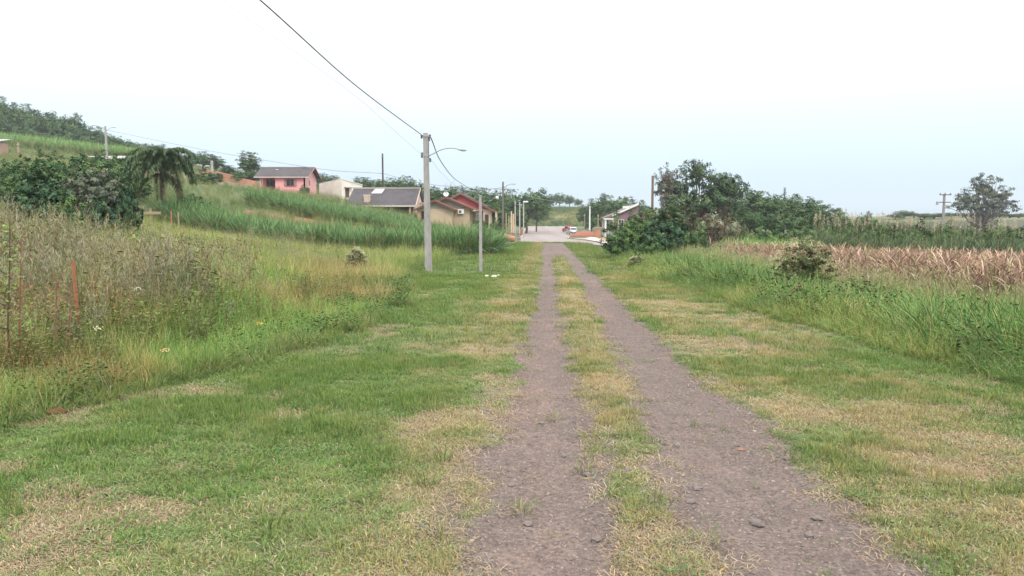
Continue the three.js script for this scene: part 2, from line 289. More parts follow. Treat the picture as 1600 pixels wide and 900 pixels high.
// ------------------------------------------------------------------ paved street and its surroundings
{
  // outline of the paved street, in x and D
  const left = (D) => poly([[86, -0.4], [100, 0.3], [150, 2.2], [236, 4.2]], D), right = (D) => poly([[86, 10.6], [96, 10.4], [104, 8.4], [112, 8.0], [140, 10.5], [165, 12.6], [200, 14.6], [236, 17]], D);
  const start = (t) => lerp(88.5, 82.5, t);
  const rows = 60, cols = 24, p = [], u = [], idx = [];
  for (let j = 0; j <= rows; j++) for (let i = 0; i <= cols; i++) { const t = i / cols, D = lerp(start(t), 236, (j / rows) ** 1.4), x = lerp(left(D), right(D), t); p.push(x, ground(x, D) + 0.05, -D); u.push(x / 3, D / 3); }
  for (let j = 0; j < rows; j++) for (let i = 0; i < cols; i++) { const a = j * (cols + 1) + i; idx.push(a, a + 1, a + cols + 2, a, a + cols + 2, a + cols + 1); }
  const g = new THREE.BufferGeometry(); g.setAttribute('position', new THREE.Float32BufferAttribute(p, 3)); g.setAttribute('uv', new THREE.Float32BufferAttribute(u, 2)); g.setIndex(idx); g.computeVertexNormals();
  single('paved_street', g, mat(0.36, 0.31, 0.3, { map: rep(roofStain, 0.6), bumpMap: rep(mottled, 6), bumpScale: 0.01 }), 'pale paved street rising beyond the end of the track', 'street', [0, 0, 0], 0, null, 'structure');
  const kerb = (f, n0, n1, label) => { const P = new Plant(); const pts = []; for (let k = 0; k <= 24; k++) { const D = lerp(n0, n1, k / 24), x = f(D); pts.push([x, ground(x, D) + 0.07, -D]); } P.limb(pts, 0.1, 0.1, 4); return single('kerb', P.build(), mat(0.5, 0.47, 0.44), label, 'kerb', [0, 0, 0], 0, null, 'structure'); };
  kerb(D => left(D) - 0.05, 89, 230, 'grey concrete kerb along the house side of the street');
  kerb(D => right(D) + 0.05, 113, 230, 'grey concrete kerb along the parked cars side of the street');
  // dark drain channel and pale forecourt
  const fc = new THREE.Shape([[8.1, 104], [10.3, 97], [10.5, 84], [13.6, 86], [15.5, 98], [15.2, 109], [9, 112]].map(([x, d]) => new THREE.Vector2(x, d)));
  const fg = new THREE.ShapeGeometry(fc), fp = fg.attributes.position; for (let k = 0; k < fp.count; k++) { const x = fp.getX(k), D = fp.getY(k); fp.setXYZ(k, x, ground(x, D) + 0.075, -D); } fg.computeVertexNormals();
  single('concrete_forecourt', fg, mat(0.55, 0.47, 0.42, { map: rep(mottled, 0.4), side: THREE.DoubleSide }), 'pale concrete forecourt beside the street', 'forecourt', [0, 0, 0], 0, null, 'structure');
  const ch = new Plant(); ch.limb([[10.45, ground(10.45, 84) + 0.08, -84], [10.3, ground(10.3, 92) + 0.08, -92], [9.6, ground(9.6, 99) + 0.08, -99], [8.3, ground(8.3, 106) + 0.08, -106]], 0.11, 0.11, 5);
  single('drain_edge', ch.build(), mat(0.12, 0.11, 0.12), 'dark curved drain edge between street and pale forecourt', 'drain', [0, 0, 0], 0, null, 'structure');
}
// heaps beside the street
function heap(name, seed, rx, h, rz, m, label, category, pos) {
  const g = new THREE.SphereGeometry(1, 28, 14, 0, Math.PI * 2, 0, Math.PI / 2), p = g.attributes.position;
  for (let k = 0; k < p.count; k++) { const x = p.getX(k), y = p.getY(k), z = p.getZ(k), n = 0.75 + 0.5 * fbm(x * 2 + seed, z * 2 + y, 3), e = Math.pow(y, 1.3); p.setXYZ(k, x * rx * n, e * h * (0.7 + 0.6 * fbm(x * 3 + seed, z * 3, 3)) - (y < 0.05 ? 0.15 : 0), z * rz * n); }
  g.computeVertexNormals(); return single(name, g, m, label, category, pos);
}
const redEarth = mat(0.34, 0.13, 0.085, { roughness: 1, map: rep(mottled, 4), bumpMap: rep(mottled, 10), bumpScale: 0.03 });
heap('earth_mound', 3, 3.2, 0.9, 2, redEarth, 'low red earth mound beside the parked silver car', 'earth mound', at(12.9, 134));
heap('sand_pile', 8, 1.8, 0.6, 1.4, mat(0.62, 0.36, 0.2, { roughness: 1, map: rep(mottled, 4) }), 'orange sand pile on the pale forecourt', 'sand pile', at(14.0, 104));
heap('sand_pile', 12, 1.0, 0.25, 0.8, mat(0.6, 0.5, 0.44, { roughness: 1 }), 'small whitish sand pile beside the drain edge', 'sand pile', at(11.4, 110));
{ // stacked concrete blocks on the building plot
  const bg = rbox(0.39, 0.19, 0.19, 0, 0, 0, 0.008), bm = mat(0.42, 0.4, 0.39, { map: rep(mottled, 2) }), R = rng(77);
  const stackAt = (x, D, nx, ny, nz, lab) => { const t = thing('block_stack', lab, 'block stack', at(x, D, -0.02)); for (let i = 0; i < nx; i++) for (let j = 0; j < ny - (i % 3 === 2 ? 1 : 0); j++) for (let k = 0; k < nz; k++) { const m = part(t, 'block', bg, bm); m.position.set(i * 0.42 + (R() - 0.5) * 0.04, 0.1 + j * 0.195, -k * 0.22); } };
  stackAt(12.9, 140, 4, 6, 3, 'wide stack of grey concrete blocks behind the red earth mound');
  stackAt(15.0, 138, 3, 9, 3, 'taller stack of grey concrete blocks by the white pole');
  const w = thing('block_wall', 'low unfinished wall of grey blocks below the purple house', 'wall', at(14.4, 117, -0.05)); for (let i = 0; i < 9; i++) for (let j = 0; j < 6; j++) { const m = part(w, 'block', bg, bm); m.position.set(i * 0.4 + (j % 2) * 0.2, 0.1 + j * 0.197, 0); }
  single('brick_pillar', merge([box(0.7, 1.5, 0.5, 0, 0.75, 0), box(0.85, 0.12, 0.65, 0, 1.56, 0)]), mat(0.55, 0.28, 0.17, { map: rep(mottled, 1) }), 'short orange brick gate pillar on the forecourt', 'pillar', at(13.2, 118, -0.03));
}

// ------------------------------------------------------------------ houses
// corrugated sheet between four corners: a, b along the eave, c above b, d above a
function sheet(a, b, c, d, waves, th = 0.04) {
  const n = waves * 4, p = [], u = [], idx = [], A = V(...a), B = V(...b), C = V(...c), E = V(...d), nor = B.clone().sub(A).cross(E.clone().sub(A)).normalize(); if (nor.y < 0) nor.negate();
  const lenU = A.distanceTo(B), lenV = A.distanceTo(E);
  for (const lift of [th, 0]) for (let k = 0; k <= n; k++) { const t = k / n, w = Math.sin(k * Math.PI / 2) * 0.025 + lift; for (const [s, e] of [[A, B], [E, C]]) { const q = s.clone().lerp(e, t).addScaledVector(nor, w); p.push(q.x, q.y, q.z); u.push(t * lenU, s === A ? 0 : lenV); } }
  const o = (n + 1) * 2;
  for (let k = 0; k < n; k++) { const i = k * 2; idx.push(i, i + 2, i + 3, i, i + 3, i + 1, o + i, o + i + 3, o + i + 2, o + i, o + i + 1, o + i + 3, i, o + i + 2, i + 2, i, o + i, o + i + 2, i + 1, i + 3, o + i + 3, i + 1, o + i + 3, o + i + 1); }
  for (const i of [0, n * 2]) idx.push(i, i + 1, o + i + 1, i, o + i + 1, o + i);
  const g = new THREE.BufferGeometry(); g.setAttribute('position', new THREE.Float32BufferAttribute(p, 3)); g.setAttribute('uv', new THREE.Float32BufferAttribute(u, 2)); g.setIndex(idx); return toCreasedNormals(g, 0.7);
}
function win(parent, w, h, x, y, z, turn = 0, frameM = M.trim, shutters) {
  const f = part(parent, 'window', merge([box(w + 0.12, 0.07, 0.12, 0, h / 2 + 0.03, 0), box(w + 0.2, 0.07, 0.16, 0, -h / 2 - 0.03, 0.02), box(0.07, h, 0.12, -w / 2 - 0.03, 0, 0), box(0.07, h, 0.12, w / 2 + 0.03, 0, 0), box(0.05, h, 0.06, 0, 0, 0)]), frameM);
  f.position.set(x, y, z); f.rotation.y = turn;
  part(f, 'pane', box(w / 2 - 0.03, h, 0.02, -w / 4, 0, -0.01), M.glass); part(f, 'pane', box(w / 2 - 0.03, h, 0.02, w / 4, 0, -0.01), M.glass);
  if (shutters) for (const s of [-1, 1]) part(f, 'shutter', box(0.32, h + 0.08, 0.04, s * (w / 2 + 0.26), 0, 0.05), shutters);
  return f;
}
const greyRoof = mat(0.105, 0.095, 0.1, { map: rep(roofStain, 0.25) }), brownTrim = mat(0.14, 0.07, 0.05);
{ // pink house
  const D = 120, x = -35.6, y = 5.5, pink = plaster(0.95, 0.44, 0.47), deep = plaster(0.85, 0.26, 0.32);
  const h = thing('pink_house', 'small pink house with grey ridge roof and recessed porch on the hillside', 'house', [x, y, -D]);
  const W = 7.0, Dp = 7, wh = 2.75, rz = -Dp / 2, rise = 1.5;
  // walls with the porch cut out of the front left corner
  part(h, 'wall', merge([box(W - 2.4, wh, 0.2, 1.2, wh / 2, -0.1), box(2.4, wh, 0.2, -W / 2 + 1.2, wh / 2, -1.6), box(0.2, wh, 1.5, -W / 2 + 2.5, wh / 2, -0.95), box(0.2, wh, Dp - 1.7, -W / 2 + 0.1, wh / 2, -1.7 - (Dp - 1.7) / 2), box(W - 0.4, wh, 0.2, 0, wh / 2, -Dp + 0.1)]), pink);
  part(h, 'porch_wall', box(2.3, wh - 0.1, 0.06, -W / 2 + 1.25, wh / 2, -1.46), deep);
  part(h, 'gable_wall', solid([[W / 2 - 0.2, 0, 0], [W / 2, 0, 0], [W / 2, 0, -Dp], [W / 2 - 0.2, 0, -Dp]], [[W / 2 - 0.2, wh, 0], [W / 2, wh, 0], [W / 2, wh, -Dp], [W / 2 - 0.2, wh, -Dp]]), plaster(0.86, 0.47, 0.47));
  for (const q of [-W / 2 + 0.1, W / 2 - 0.1]) { const g = new THREE.ExtrudeGeometry(new THREE.Shape([[0, 0], [Dp, 0], [Dp / 2, rise]].map(a => new THREE.Vector2(...a))), { depth: 0.2, bevelEnabled: false }); g.rotateY(Math.PI / 2); g.translate(q - 0.1, wh + 0.003, 0); part(h, 'gable_wall', g, plaster(0.86, 0.47, 0.47)); }
  part(h, 'pillar', box(0.28, wh, 0.28, -W / 2 + 0.14, wh / 2, -0.14), plaster(0.76, 0.4, 0.38));
  const ov = 0.75, e = 0.5, sl = rise / (Dp / 2), lo = wh + 0.08 - e * sl;
  const roof = part(h, 'roof', sheet([-W / 2 - ov, lo, e], [W / 2 + ov, lo, e], [W / 2 + ov, wh + rise + 0.1, rz], [-W / 2 - ov, wh + rise + 0.1, rz], 24), greyRoof);
  part(roof, 'rear_slope', sheet([-W / 2 - ov, lo, -Dp - e], [W / 2 + ov, lo, -Dp - e], [W / 2 + ov, wh + rise + 0.1, rz], [-W / 2 - ov, wh + rise + 0.1, rz], 24), greyRoof);
  part(roof, 'fascia', box(W + 2 * ov, 0.16, 0.04, 0, lo - 0.06, e + 0.02), mat(0.55, 0.47, 0.46));
  part(roof, 'bargeboard', merge([-1, 1].map(s => solid([[W / 2 + ov, lo - 0.1, s > 0 ? e : -Dp - e], [W / 2 + ov + 0.04, lo - 0.1, s > 0 ? e : -Dp - e], [W / 2 + ov + 0.04, wh + rise - 0.02, rz], [W / 2 + ov, wh + rise - 0.02, rz]], [[W / 2 + ov, lo + 0.05, s > 0 ? e : -Dp - e], [W / 2 + ov + 0.04, lo + 0.05, s > 0 ? e : -Dp - e], [W / 2 + ov + 0.04, wh + rise + 0.14, rz], [W / 2 + ov, wh + rise + 0.14, rz]]))), mat(0.5, 0.2, 0.19));
  part(roof, 'roof_vent', box(0.35, 0.12, 0.3, -1.4, wh + rise * 0.75, -2.2), M.trim);
  win(h, 1.0, 1.05, -2.35, 1.75, -1.38, 0, mat(0.3, 0.1, 0.1)); win(h, 1.1, 1.0, 1.25, 1.75, 0.03, 0, mat(0.35, 0.17, 0.15), mat(0.35, 0.2, 0.2));
  win(h, 0.32, 0.6, W / 2 + 0.03, 1.8, -2.6, Math.PI / 2, mat(0.4, 0.3, 0.28));
  const door = part(h, 'door', box(0.85, 2.1, 0.06, -1.42, 1.08, -1.4), mat(0.06, 0.05, 0.06)); part(door, 'door_handle', box(0.05, 0.12, 0.05, -1.1, 1.05, -1.35), M.metal);
  part(h, 'plinth', box(W - 0.06, 1.9, Dp - 0.06, 0, -0.96, -Dp / 2), plaster(0.28, 0.14, 0.1));
  part(h, 'steps', merge([box(1.5, 0.5, 1.2, -0.9, -0.27, 0.65), box(1.5, 1.2, 0.9, -0.9, -1.2, 0.9)]), plaster(0.6, 0.5, 0.46));
}
{ // white block beside it
  const h = thing('white_house', 'plain white rendered house between the pink house and grey roofed house', 'house', [-27.6, 3.9, -128]);
  const q = [[-4.6, 0, -1.2], [0, 0, 2.6], [2.75, 0, -0.6], [-2.0, 0, -5]], top = [3.5, 4.1, 3.3, 3.2];
  part(h, 'wall', solid(q.map(p => [p[0], -2.2, p[2]]), q.map((p, k) => [p[0], top[k], p[2]])), plaster(0.88, 0.83, 0.76));
  const yaw = Math.atan2(3.2, 2.75);
  part(h, 'coping', merge([0, 1].map(k => { const a = q[k], b = q[k + 1], o = 0.08; return solid([[a[0], top[k] + 0.004, a[2]], [a[0] + o * 0.5, top[k] + 0.004, a[2] + o], [b[0] + o, top[k + 1] + 0.004, b[2] + o], [b[0], top[k + 1] + 0.004, b[2]]], [[a[0], top[k] + 0.13, a[2]], [a[0] + o * 0.5, top[k] + 0.13, a[2] + o], [b[0] + o, top[k + 1] + 0.13, b[2] + o], [b[0], top[k + 1] + 0.13, b[2]]]); })), M.trim);
  const dz = part(h, 'door', box(0.75, 1.5, 0.08), mat(0.12, 0.06, 0.05)); dz.position.set(0.72, 2.0, 1.82); dz.rotation.y = yaw;
  const aw = part(h, 'awning', box(1.35, 0.08, 0.7), mat(0.3, 0.24, 0.22)); aw.position.set(0.95, 2.85, 1.85); aw.rotation.y = yaw; aw.rotation.order = 'YXZ'; aw.rotation.x = 0.25;
  const ww = part(h, 'window', box(0.3, 0.6, 0.08), mat(0.08, 0.07, 0.07)); ww.position.set(1.93, 1.9, 0.4); ww.rotation.y = yaw;
}
{ // grey roofed house
  const D = 100, x = -16.9, fl = 0.9, h = thing('grey_roof_house', 'cream house with a large dark grey roof and beige chimney', 'house', [x, fl, -D]);
  const W = 8.4, Dp = 10, eave = 2.5, ridge = 4.75, cream = plaster(0.66, 0.5, 0.4);
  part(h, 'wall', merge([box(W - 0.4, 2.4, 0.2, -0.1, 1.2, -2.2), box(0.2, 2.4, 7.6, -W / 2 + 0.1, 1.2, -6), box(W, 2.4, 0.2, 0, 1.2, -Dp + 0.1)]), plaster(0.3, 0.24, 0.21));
  const g = new THREE.ExtrudeGeometry(new THREE.Shape([[0.3, -1], [Dp, -1], [Dp, eave], [Dp / 2, ridge], [0.3, eave + 0.1]].map(a => new THREE.Vector2(...a))), { depth: 0.2, bevelEnabled: false }); g.rotateY(Math.PI / 2); g.translate(W / 2 - 0.2, 0, 0);
  part(h, 'gable_wall', g, cream);
  for (const px of [-3.9, -1.5, 1.2, 3.7]) part(h, 'veranda_post', box(0.22, 3.5, 0.22, px, 0.72, 0), cream);
  const roof = part(h, 'roof', sheet([-W / 2 - 0.35, eave, 0.35], [W / 2 + 0.25, eave, 0.35], [W / 2 + 0.25, ridge + 0.12, -Dp / 2], [-W / 2 - 0.35, ridge + 0.12, -Dp / 2], 26), mat(0.095, 0.086, 0.096, { map: rep(roofStain, 0.2) }));
  part(roof, 'rear_slope', sheet([-W / 2 - 0.35, eave, -Dp - 0.35], [W / 2 + 0.25, eave, -Dp - 0.35], [W / 2 + 0.25, ridge + 0.12, -Dp / 2], [-W / 2 - 0.35, ridge + 0.12, -Dp / 2], 26), greyRoof);
  part(roof, 'ridge_cap', box(W + 0.7, 0.2, 0.5, -0.05, ridge + 0.18, -Dp / 2), mat(0.5, 0.46, 0.43, { map: rep(roofStain, 0.6) }));
  part(roof, 'fascia', box(W + 0.6, 0.2, 0.05, -0.05, eave - 0.06, 0.4), mat(0.55, 0.5, 0.46));
  part(roof, 'bargeboard', merge([solid([[W / 2 + 0.26, eave - 0.16, 0.35], [W / 2 + 0.32, eave - 0.16, 0.35], [W / 2 + 0.32, ridge - 0.02, -Dp / 2], [W / 2 + 0.26, ridge - 0.02, -Dp / 2]], [[W / 2 + 0.26, eave + 0.06, 0.35], [W / 2 + 0.32, eave + 0.06, 0.35], [W / 2 + 0.32, ridge + 0.18, -Dp / 2], [W / 2 + 0.26, ridge + 0.18, -Dp / 2]])]), mat(0.62, 0.5, 0.44));
  const sy = (z) => eave + (ridge - eave) * (0.35 - z) / (Dp / 2 + 0.35) + 0.16;
  part(roof, 'pale_sheet', solid([[-1.9, sy(-3.2), -3.2], [-0.5, sy(-3.2), -3.2], [-0.3, sy(-4.7), -4.7], [-1.6, sy(-4.7), -4.7]], [[-1.9, sy(-3.2) + 0.04, -3.2], [-0.5, sy(-3.2) + 0.04, -3.2], [-0.3, sy(-4.7) + 0.04, -4.7], [-1.6, sy(-4.7) + 0.04, -4.7]]), mat(0.6, 0.57, 0.54, { map: rep(mottled, 0.7) }));
  const chim = part(h, 'chimney', box(0.75, 1.5, 0.7, -2.0, eave + 0.55, -0.9), plaster(0.62, 0.47, 0.38)); part(chim, 'chimney_cap', box(0.85, 0.1, 0.8, -2.0, eave + 1.35, -0.9), M.trim);
  const s = thing('white_shed', 'small white shed behind the grey roofed house', 'shed', [-12.2, 1.6, -108]);
  part(s, 'wall', box(2.2, 3.2, 3, 0, 0.6, 0), plaster(0.86, 0.82, 0.75)); part(s, 'roof', box(2.5, 0.12, 3.4, 0, 2.27, 0), mat(0.5, 0.48, 0.46));
}
// gable-fronted house: ridge runs away from the track end
function gableHouse(h, W, Dp, eave, apex, x0, z0, wallM, gableM, roofM, trimM, ov = 0.45) {
  part(h, 'wall', merge([box(W, eave + 1.2, 0.2, x0, (eave - 1.2) / 2, z0 - 0.1), box(0.2, eave + 1.2, Dp - 0.4, x0 - W / 2 + 0.1, (eave - 1.2) / 2, z0 - Dp / 2), box(0.2, eave + 1.2, Dp - 0.4, x0 + W / 2 - 0.1, (eave - 1.2) / 2, z0 - Dp / 2), box(W, eave + 1.2, 0.2, x0, (eave - 1.2) / 2, z0 - Dp + 0.1)]), wallM);
  const tri = new THREE.Shape([[-W / 2, 0], [W / 2, 0], [0, apex - eave]].map(a => new THREE.Vector2(...a)));
  const g = new THREE.ExtrudeGeometry(tri, { depth: 0.2, bevelEnabled: false }); g.translate(x0, eave + 0.002, z0 - 0.2);
  part(h, 'gable_wall', g, gableM);
  const sl = (apex - eave) / (W / 2), lo = eave - ov * sl + 0.06, hx = W / 2 + ov, roof = part(h, 'roof', sheet([x0 + hx, lo, z0 + 0.5], [x0 + hx, lo, z0 - Dp - 0.3], [x0, apex + 0.08, z0 - Dp - 0.3], [x0, apex + 0.08, z0 + 0.5], 20), roofM);
  part(roof, 'roof_slope', sheet([x0 - hx, lo, z0 + 0.5], [x0 - hx, lo, z0 - Dp - 0.3], [x0, apex + 0.08, z0 - Dp - 0.3], [x0, apex + 0.08, z0 + 0.5], 20), roofM);
  for (const s of [-1, 1]) part(roof, 'bargeboard', solid([[x0 + s * hx, lo - 0.16, z0 + 0.51], [x0, apex - 0.12, z0 + 0.51], [x0, apex - 0.12, z0 + 0.55], [x0 + s * hx, lo - 0.16, z0 + 0.55]], [[x0 + s * hx, lo + 0.07, z0 + 0.51], [x0, apex + 0.12, z0 + 0.51], [x0, apex + 0.12, z0 + 0.55], [x0 + s * hx, lo + 0.07, z0 + 0.55]]), trimM);
  return roof;
}
{ // beige double gabled house
  const D = 93, fl = 0.95, h = thing('beige_house', 'beige house with two brown edged gables and a wall air conditioner', 'house', [-7.9, fl, -D]);
  const beige = plaster(0.6, 0.47, 0.33), grey = plaster(0.42, 0.36, 0.31), tile = mat(0.2, 0.1, 0.07, { map: rep(roofStain, 0.4) });
  gableHouse(h, 5.6, 8, 2.05, 3.25, 0, 0, beige, grey, tile, brownTrim);
  gableHouse(h, 4.0, 3.2, 1.9, 2.85, -1.1, 3.2, beige, grey, tile, brownTrim, 0.4);
  const ac = part(h, 'air_conditioner', rbox(0.72, 0.55, 0.3, 1.75, 1.62, 0.17, 0.03), M.lampWhite); part(ac, 'fan_grille', cyl(0.18, 0.18, 0.02, 0, 0, 0).rotateX(Math.PI / 2).translate(1.67, 1.62, 0.325), mat(0.12, 0.12, 0.13));
  const wf = win(h, 0.9, 0.9, -2.2, 1.2, 3.26, 0, mat(0.35, 0.16, 0.1));
  const cp = part(h, 'carport_roof', sheet([2.85, 1.95, 0.3], [4.3, 1.7, 0.3], [4.3, 1.7, -5], [2.85, 1.95, -5], 6), tile); for (const z of [0.1, -2.4, -4.8]) part(cp, 'carport_post', box(0.14, 2.9, 0.14, 4.15, 0.22, z), brownTrim); part(h, 'carport_back_wall', box(1.4, 3.0, 0.15, 3.55, 0.2, -4.9), beige); part(h, 'curtain', box(0.5, 1.2, 0.05, 3.75, 1.1, -0.6), mat(0.66, 0.58, 0.55));
  const dish = thing('satellite_dish', 'white satellite dish on the beige house ridge', 'satellite dish', [-7.95, fl + 3.35, -93.3]);
  part(dish, 'dish', new THREE.SphereGeometry(0.5, 16, 8, 0, Math.PI * 2, 0, 0.7).rotateX(-2.0).translate(0, 0.55, 0.4), M.lampWhite); part(dish, 'mast', cyl(0.03, 0.03, 0.75, 0, -0.1, 0), M.metal); part(dish, 'receiver_arm', tube([[0, 0.45, 0.05], [0, 0.5, 0.3], [0, 0.6, 0.5]], 0.015, 8), M.metal);
}
{ // red roofed house
  const D = 104, fl = 0.5, h = thing('red_roof_house', 'cream house with a red metal roof carrying dark solar panels', 'house', [-6.9, fl, -D]);
  const red = mat(0.62, 0.07, 0.085, { roughness: 0.6, map: rep(mottled, 0.5) }), cream = plaster(0.68, 0.56, 0.44);
  const W = 8.0, ap = 4.55, ev = 2.45; gableHouse(h, W, 9, ev, ap, 0, 0, cream, plaster(0.5, 0.12, 0.12), mat(0.24, 0.09, 0.08, { map: rep(roofStain, 0.4) }), mat(0.2, 0.1, 0.09), 0.55);
  const sl = (ap - ev) / (W / 2), ry = (x) => ap + 0.08 - x * sl;
  for (let k = 0; k < 4; k++) for (let m = 0; m < 2; m++) { const x0 = 0.35 + m * 1.75, z0 = -0.6 - k * 1.15; const pn = part(h, 'solar_panel', solid([[x0, ry(x0) + 0.12, z0], [x0 + 1.65, ry(x0 + 1.65) + 0.12, z0], [x0 + 1.65, ry(x0 + 1.65) + 0.12, z0 - 1.1], [x0, ry(x0) + 0.12, z0 - 1.1]], [[x0, ry(x0) + 0.2, z0], [x0 + 1.65, ry(x0 + 1.65) + 0.2, z0], [x0 + 1.65, ry(x0 + 1.65) + 0.2, z0 - 1.1], [x0, ry(x0) + 0.2, z0 - 1.1]]), mat(0.03, 0.03, 0.045, { roughness: 0.25 })); part(pn, 'panel_frame', box(1.65, 0.05, 0.04).rotateZ(-Math.atan(sl)).translate(x0 + 0.82, ry(x0 + 0.82) + 0.17, z0 + 0.025), M.metal); }
  part(h, 'porch_roof', sheet([4.0, 2.35, 0.4], [5.0, 2.1, 0.4], [5.0, 2.1, -5], [4.0, 2.35, -5], 5), mat(0.5, 0.2, 0.15)); for (const z of [0.2, -2.4, -4.8]) part(h, 'porch_post', box(0.22, 3.4, 0.22, 4.75, 0.4, z), cream);
  const door = part(h, 'door', box(0.5, 1.75, 0.08, 3.5, 0.9, 0.03), mat(0.07, 0.045, 0.04)); part(door, 'door_handle', box(0.04, 0.1, 0.05, 3.32, 0.9, 0.09), M.metal);
}
{ // weathered paling fence in front of them
  const f = thing('paling_fence', 'weathered grey wooden paling fence in front of the red roofed house', 'fence', at(-3, 89)), R = rng(5), pg = [rbox(0.11, 1.15, 0.025, 0, 0.57, 0, 0.008), rbox(0.1, 1.05, 0.025, 0, 0.52, 0, 0.008)];
  for (let k = 0; k < 44; k++) { const x = -1.9 + k * 0.135, D = 89 - k * 0.03; const m = part(f, 'paling', pg[k % 2], k % 5 ? M.greyWood : M.tanWood); m.position.set(x, H(x - 3, D) - H(-3, 89) - 0.02, 89 - D); m.rotation.z = (R() - 0.5) * 0.06; }
  for (const yy of [0.3, 0.85]) part(f, 'rail', solid([[-2, yy + H(-5, 89) - H(-3, 89), -0.06], [4, yy + H(1, 87.7) - H(-3, 89), 1.24], [4, yy + H(1, 87.7) - H(-3, 89), 1.2], [-2, yy + H(-5, 89) - H(-3, 89), -0.1]], [[-2, yy + 0.08 + H(-5, 89) - H(-3, 89), -0.06], [4, yy + 0.08 + H(1, 87.7) - H(-3, 89), 1.24], [4, yy + 0.08 + H(1, 87.7) - H(-3, 89), 1.2], [-2, yy + 0.08 + H(-5, 89) - H(-3, 89), -0.1]]), M.greyWood);
}
{ // purple house on the right of the street
  const D = 132, h = thing('purple_house', 'purple walled house with white bargeboard and white columned porch', 'house', [19.2, -0.1, -D]);
  const purple = plaster(0.3, 0.17, 0.21), W = 4.0, white = mat(0.76, 0.74, 0.74);
  part(h, 'wall', solid([[-1.6, -1.6, 0], [W - 1.6, -1.6, 0], [W - 1.6, -1.6, -8], [-1.6, -1.6, -8]], [[-1.6, 2.2, 0], [W - 1.6, 3.9, 0], [W - 1.6, 3.9, -8], [-1.6, 2.2, -8]]), purple);
  const roof = part(h, 'roof', sheet([-2.1, 2.2, 0.5], [-2.1, 2.2, -8.4], [W - 1.6, 4.25, -8.4], [W - 1.6, 4.25, 0.5], 18), mat(0.3, 0.27, 0.26, { map: rep(roofStain, 0.4) }));
  part(roof, 'bargeboard', solid([[-2.1, 2.1, 0.52], [W - 1.6, 4.12, 0.52], [W - 1.6, 4.12, 0.58], [-2.1, 2.1, 0.58]], [[-2.1, 2.4, 0.52], [W - 1.6, 4.46, 0.52], [W - 1.6, 4.46, 0.58], [-2.1, 2.4, 0.58]]), white);
  part(h, 'porch_roof', solid([[-3.6, 1.75, 0.4], [-1.62, 2.1, 0.4], [-1.62, 2.1, -4], [-3.6, 1.75, -4]], [[-3.6, 1.9, 0.4], [-1.62, 2.7, 0.4], [-1.62, 2.7, -4], [-3.6, 1.9, -4]]), mat(0.2, 0.14, 0.13));
  for (const [cx, cz] of [[-3.2, 0.1], [-1.9, 0.1], [-3.2, -3.6]]) part(h, 'column', box(0.3, 3.5, 0.3, cx, 0.15, cz), white);
  part(h, 'porch_beam', box(1.9, 0.22, 0.25, -2.6, 1.72, 0.3), white);
  win(h, 0.8, 1.1, -0.5, 1.0, 0.04, 0, white); part(h, 'roof_tank', box(1.2, 0.4, 1, 0.8, 3.75, -3), white);
}
{ // half seen sheds far up the hill on the left
  const s = thing('hillside_shed', 'low shed with a pale sheet roof up the hill', 'shed', [-77, H(-77, 112) - 1.0, -112], 0.15);
  part(s, 'wall', box(6.4, 2.4, 4, 0, 1.1, 0), plaster(0.5, 0.33, 0.26)); part(s, 'roof', sheet([-3.6, 2.2, 2.5], [3.6, 2.2, 2.5], [3.6, 3.0, -2.3], [-3.6, 3.0, -2.3], 18), mat(0.5, 0.5, 0.52, { map: rep(roofStain, 0.5) }));
  const g = thing('greenhouse_roof', 'long pale roof half hidden by shrubs below the hill street lamp', 'shed', [-79, H(-79, 150) - 1.4, -150], -0.1);
  part(g, 'wall', box(9.5, 1.6, 3, 0, 0.7, 0), plaster(0.4, 0.36, 0.32)); part(g, 'roof', sheet([-5, 1.5, 1.8], [5, 1.5, 1.8], [5, 2.3, -1.6], [-5, 2.3, -1.6], 20), mat(0.52, 0.52, 0.5, { map: rep(roofStain, 0.5) }));
}
{ // earth cutting on the hillside
  const P = [], n = 26, pts = []; const px0 = -57, px1 = -45;
  const top = [], bot = [];
  for (let k = 0; k <= n; k++) { const t = k / n, x = lerp(px0, px1, t), D = 138 + 2 * Math.sin(t * 5), hh = 1.7 * Math.sin(Math.min(1, t * 4) * 1.57) * (1 - 0.55 * t) + 0.3 * (fbm(t * 9, 3, 2) - 0.5); bot.push([x, H(x, D) - 0.3, -D + 0.9]); top.push([x, H(x, D) + hh, -D]); P.push([x, H(x, D) + hh - 0.05, -D - 3.5]); }
  const pos = []; for (let k = 0; k < n; k++) { pos.push(...bot[k], ...bot[k + 1], ...top[k + 1], ...bot[k], ...top[k + 1], ...top[k], ...top[k], ...top[k + 1], ...P[k + 1], ...top[k], ...P[k + 1], ...P[k]); }
  const g = new THREE.BufferGeometry(); g.setAttribute('position', new THREE.Float32BufferAttribute(pos, 3)); g.setAttribute('uv', new THREE.Float32BufferAttribute(new Float32Array(pos.length / 3 * 2).map((_, i) => i % 2 ? pos[(i >> 1) * 3 + 1] : pos[(i >> 1) * 3]), 2)); g.computeVertexNormals();
  single('earth_cutting', g, mat(0.4, 0.19, 0.125, { roughness: 1, map: rep(roofStain, 0.2), bumpMap: rep(mottled, 0.6), bumpScale: 0.1 }), 'bare red earth cutting on the hillside', 'cutting', [0, 0, 0], 0, null, 'structure');
}

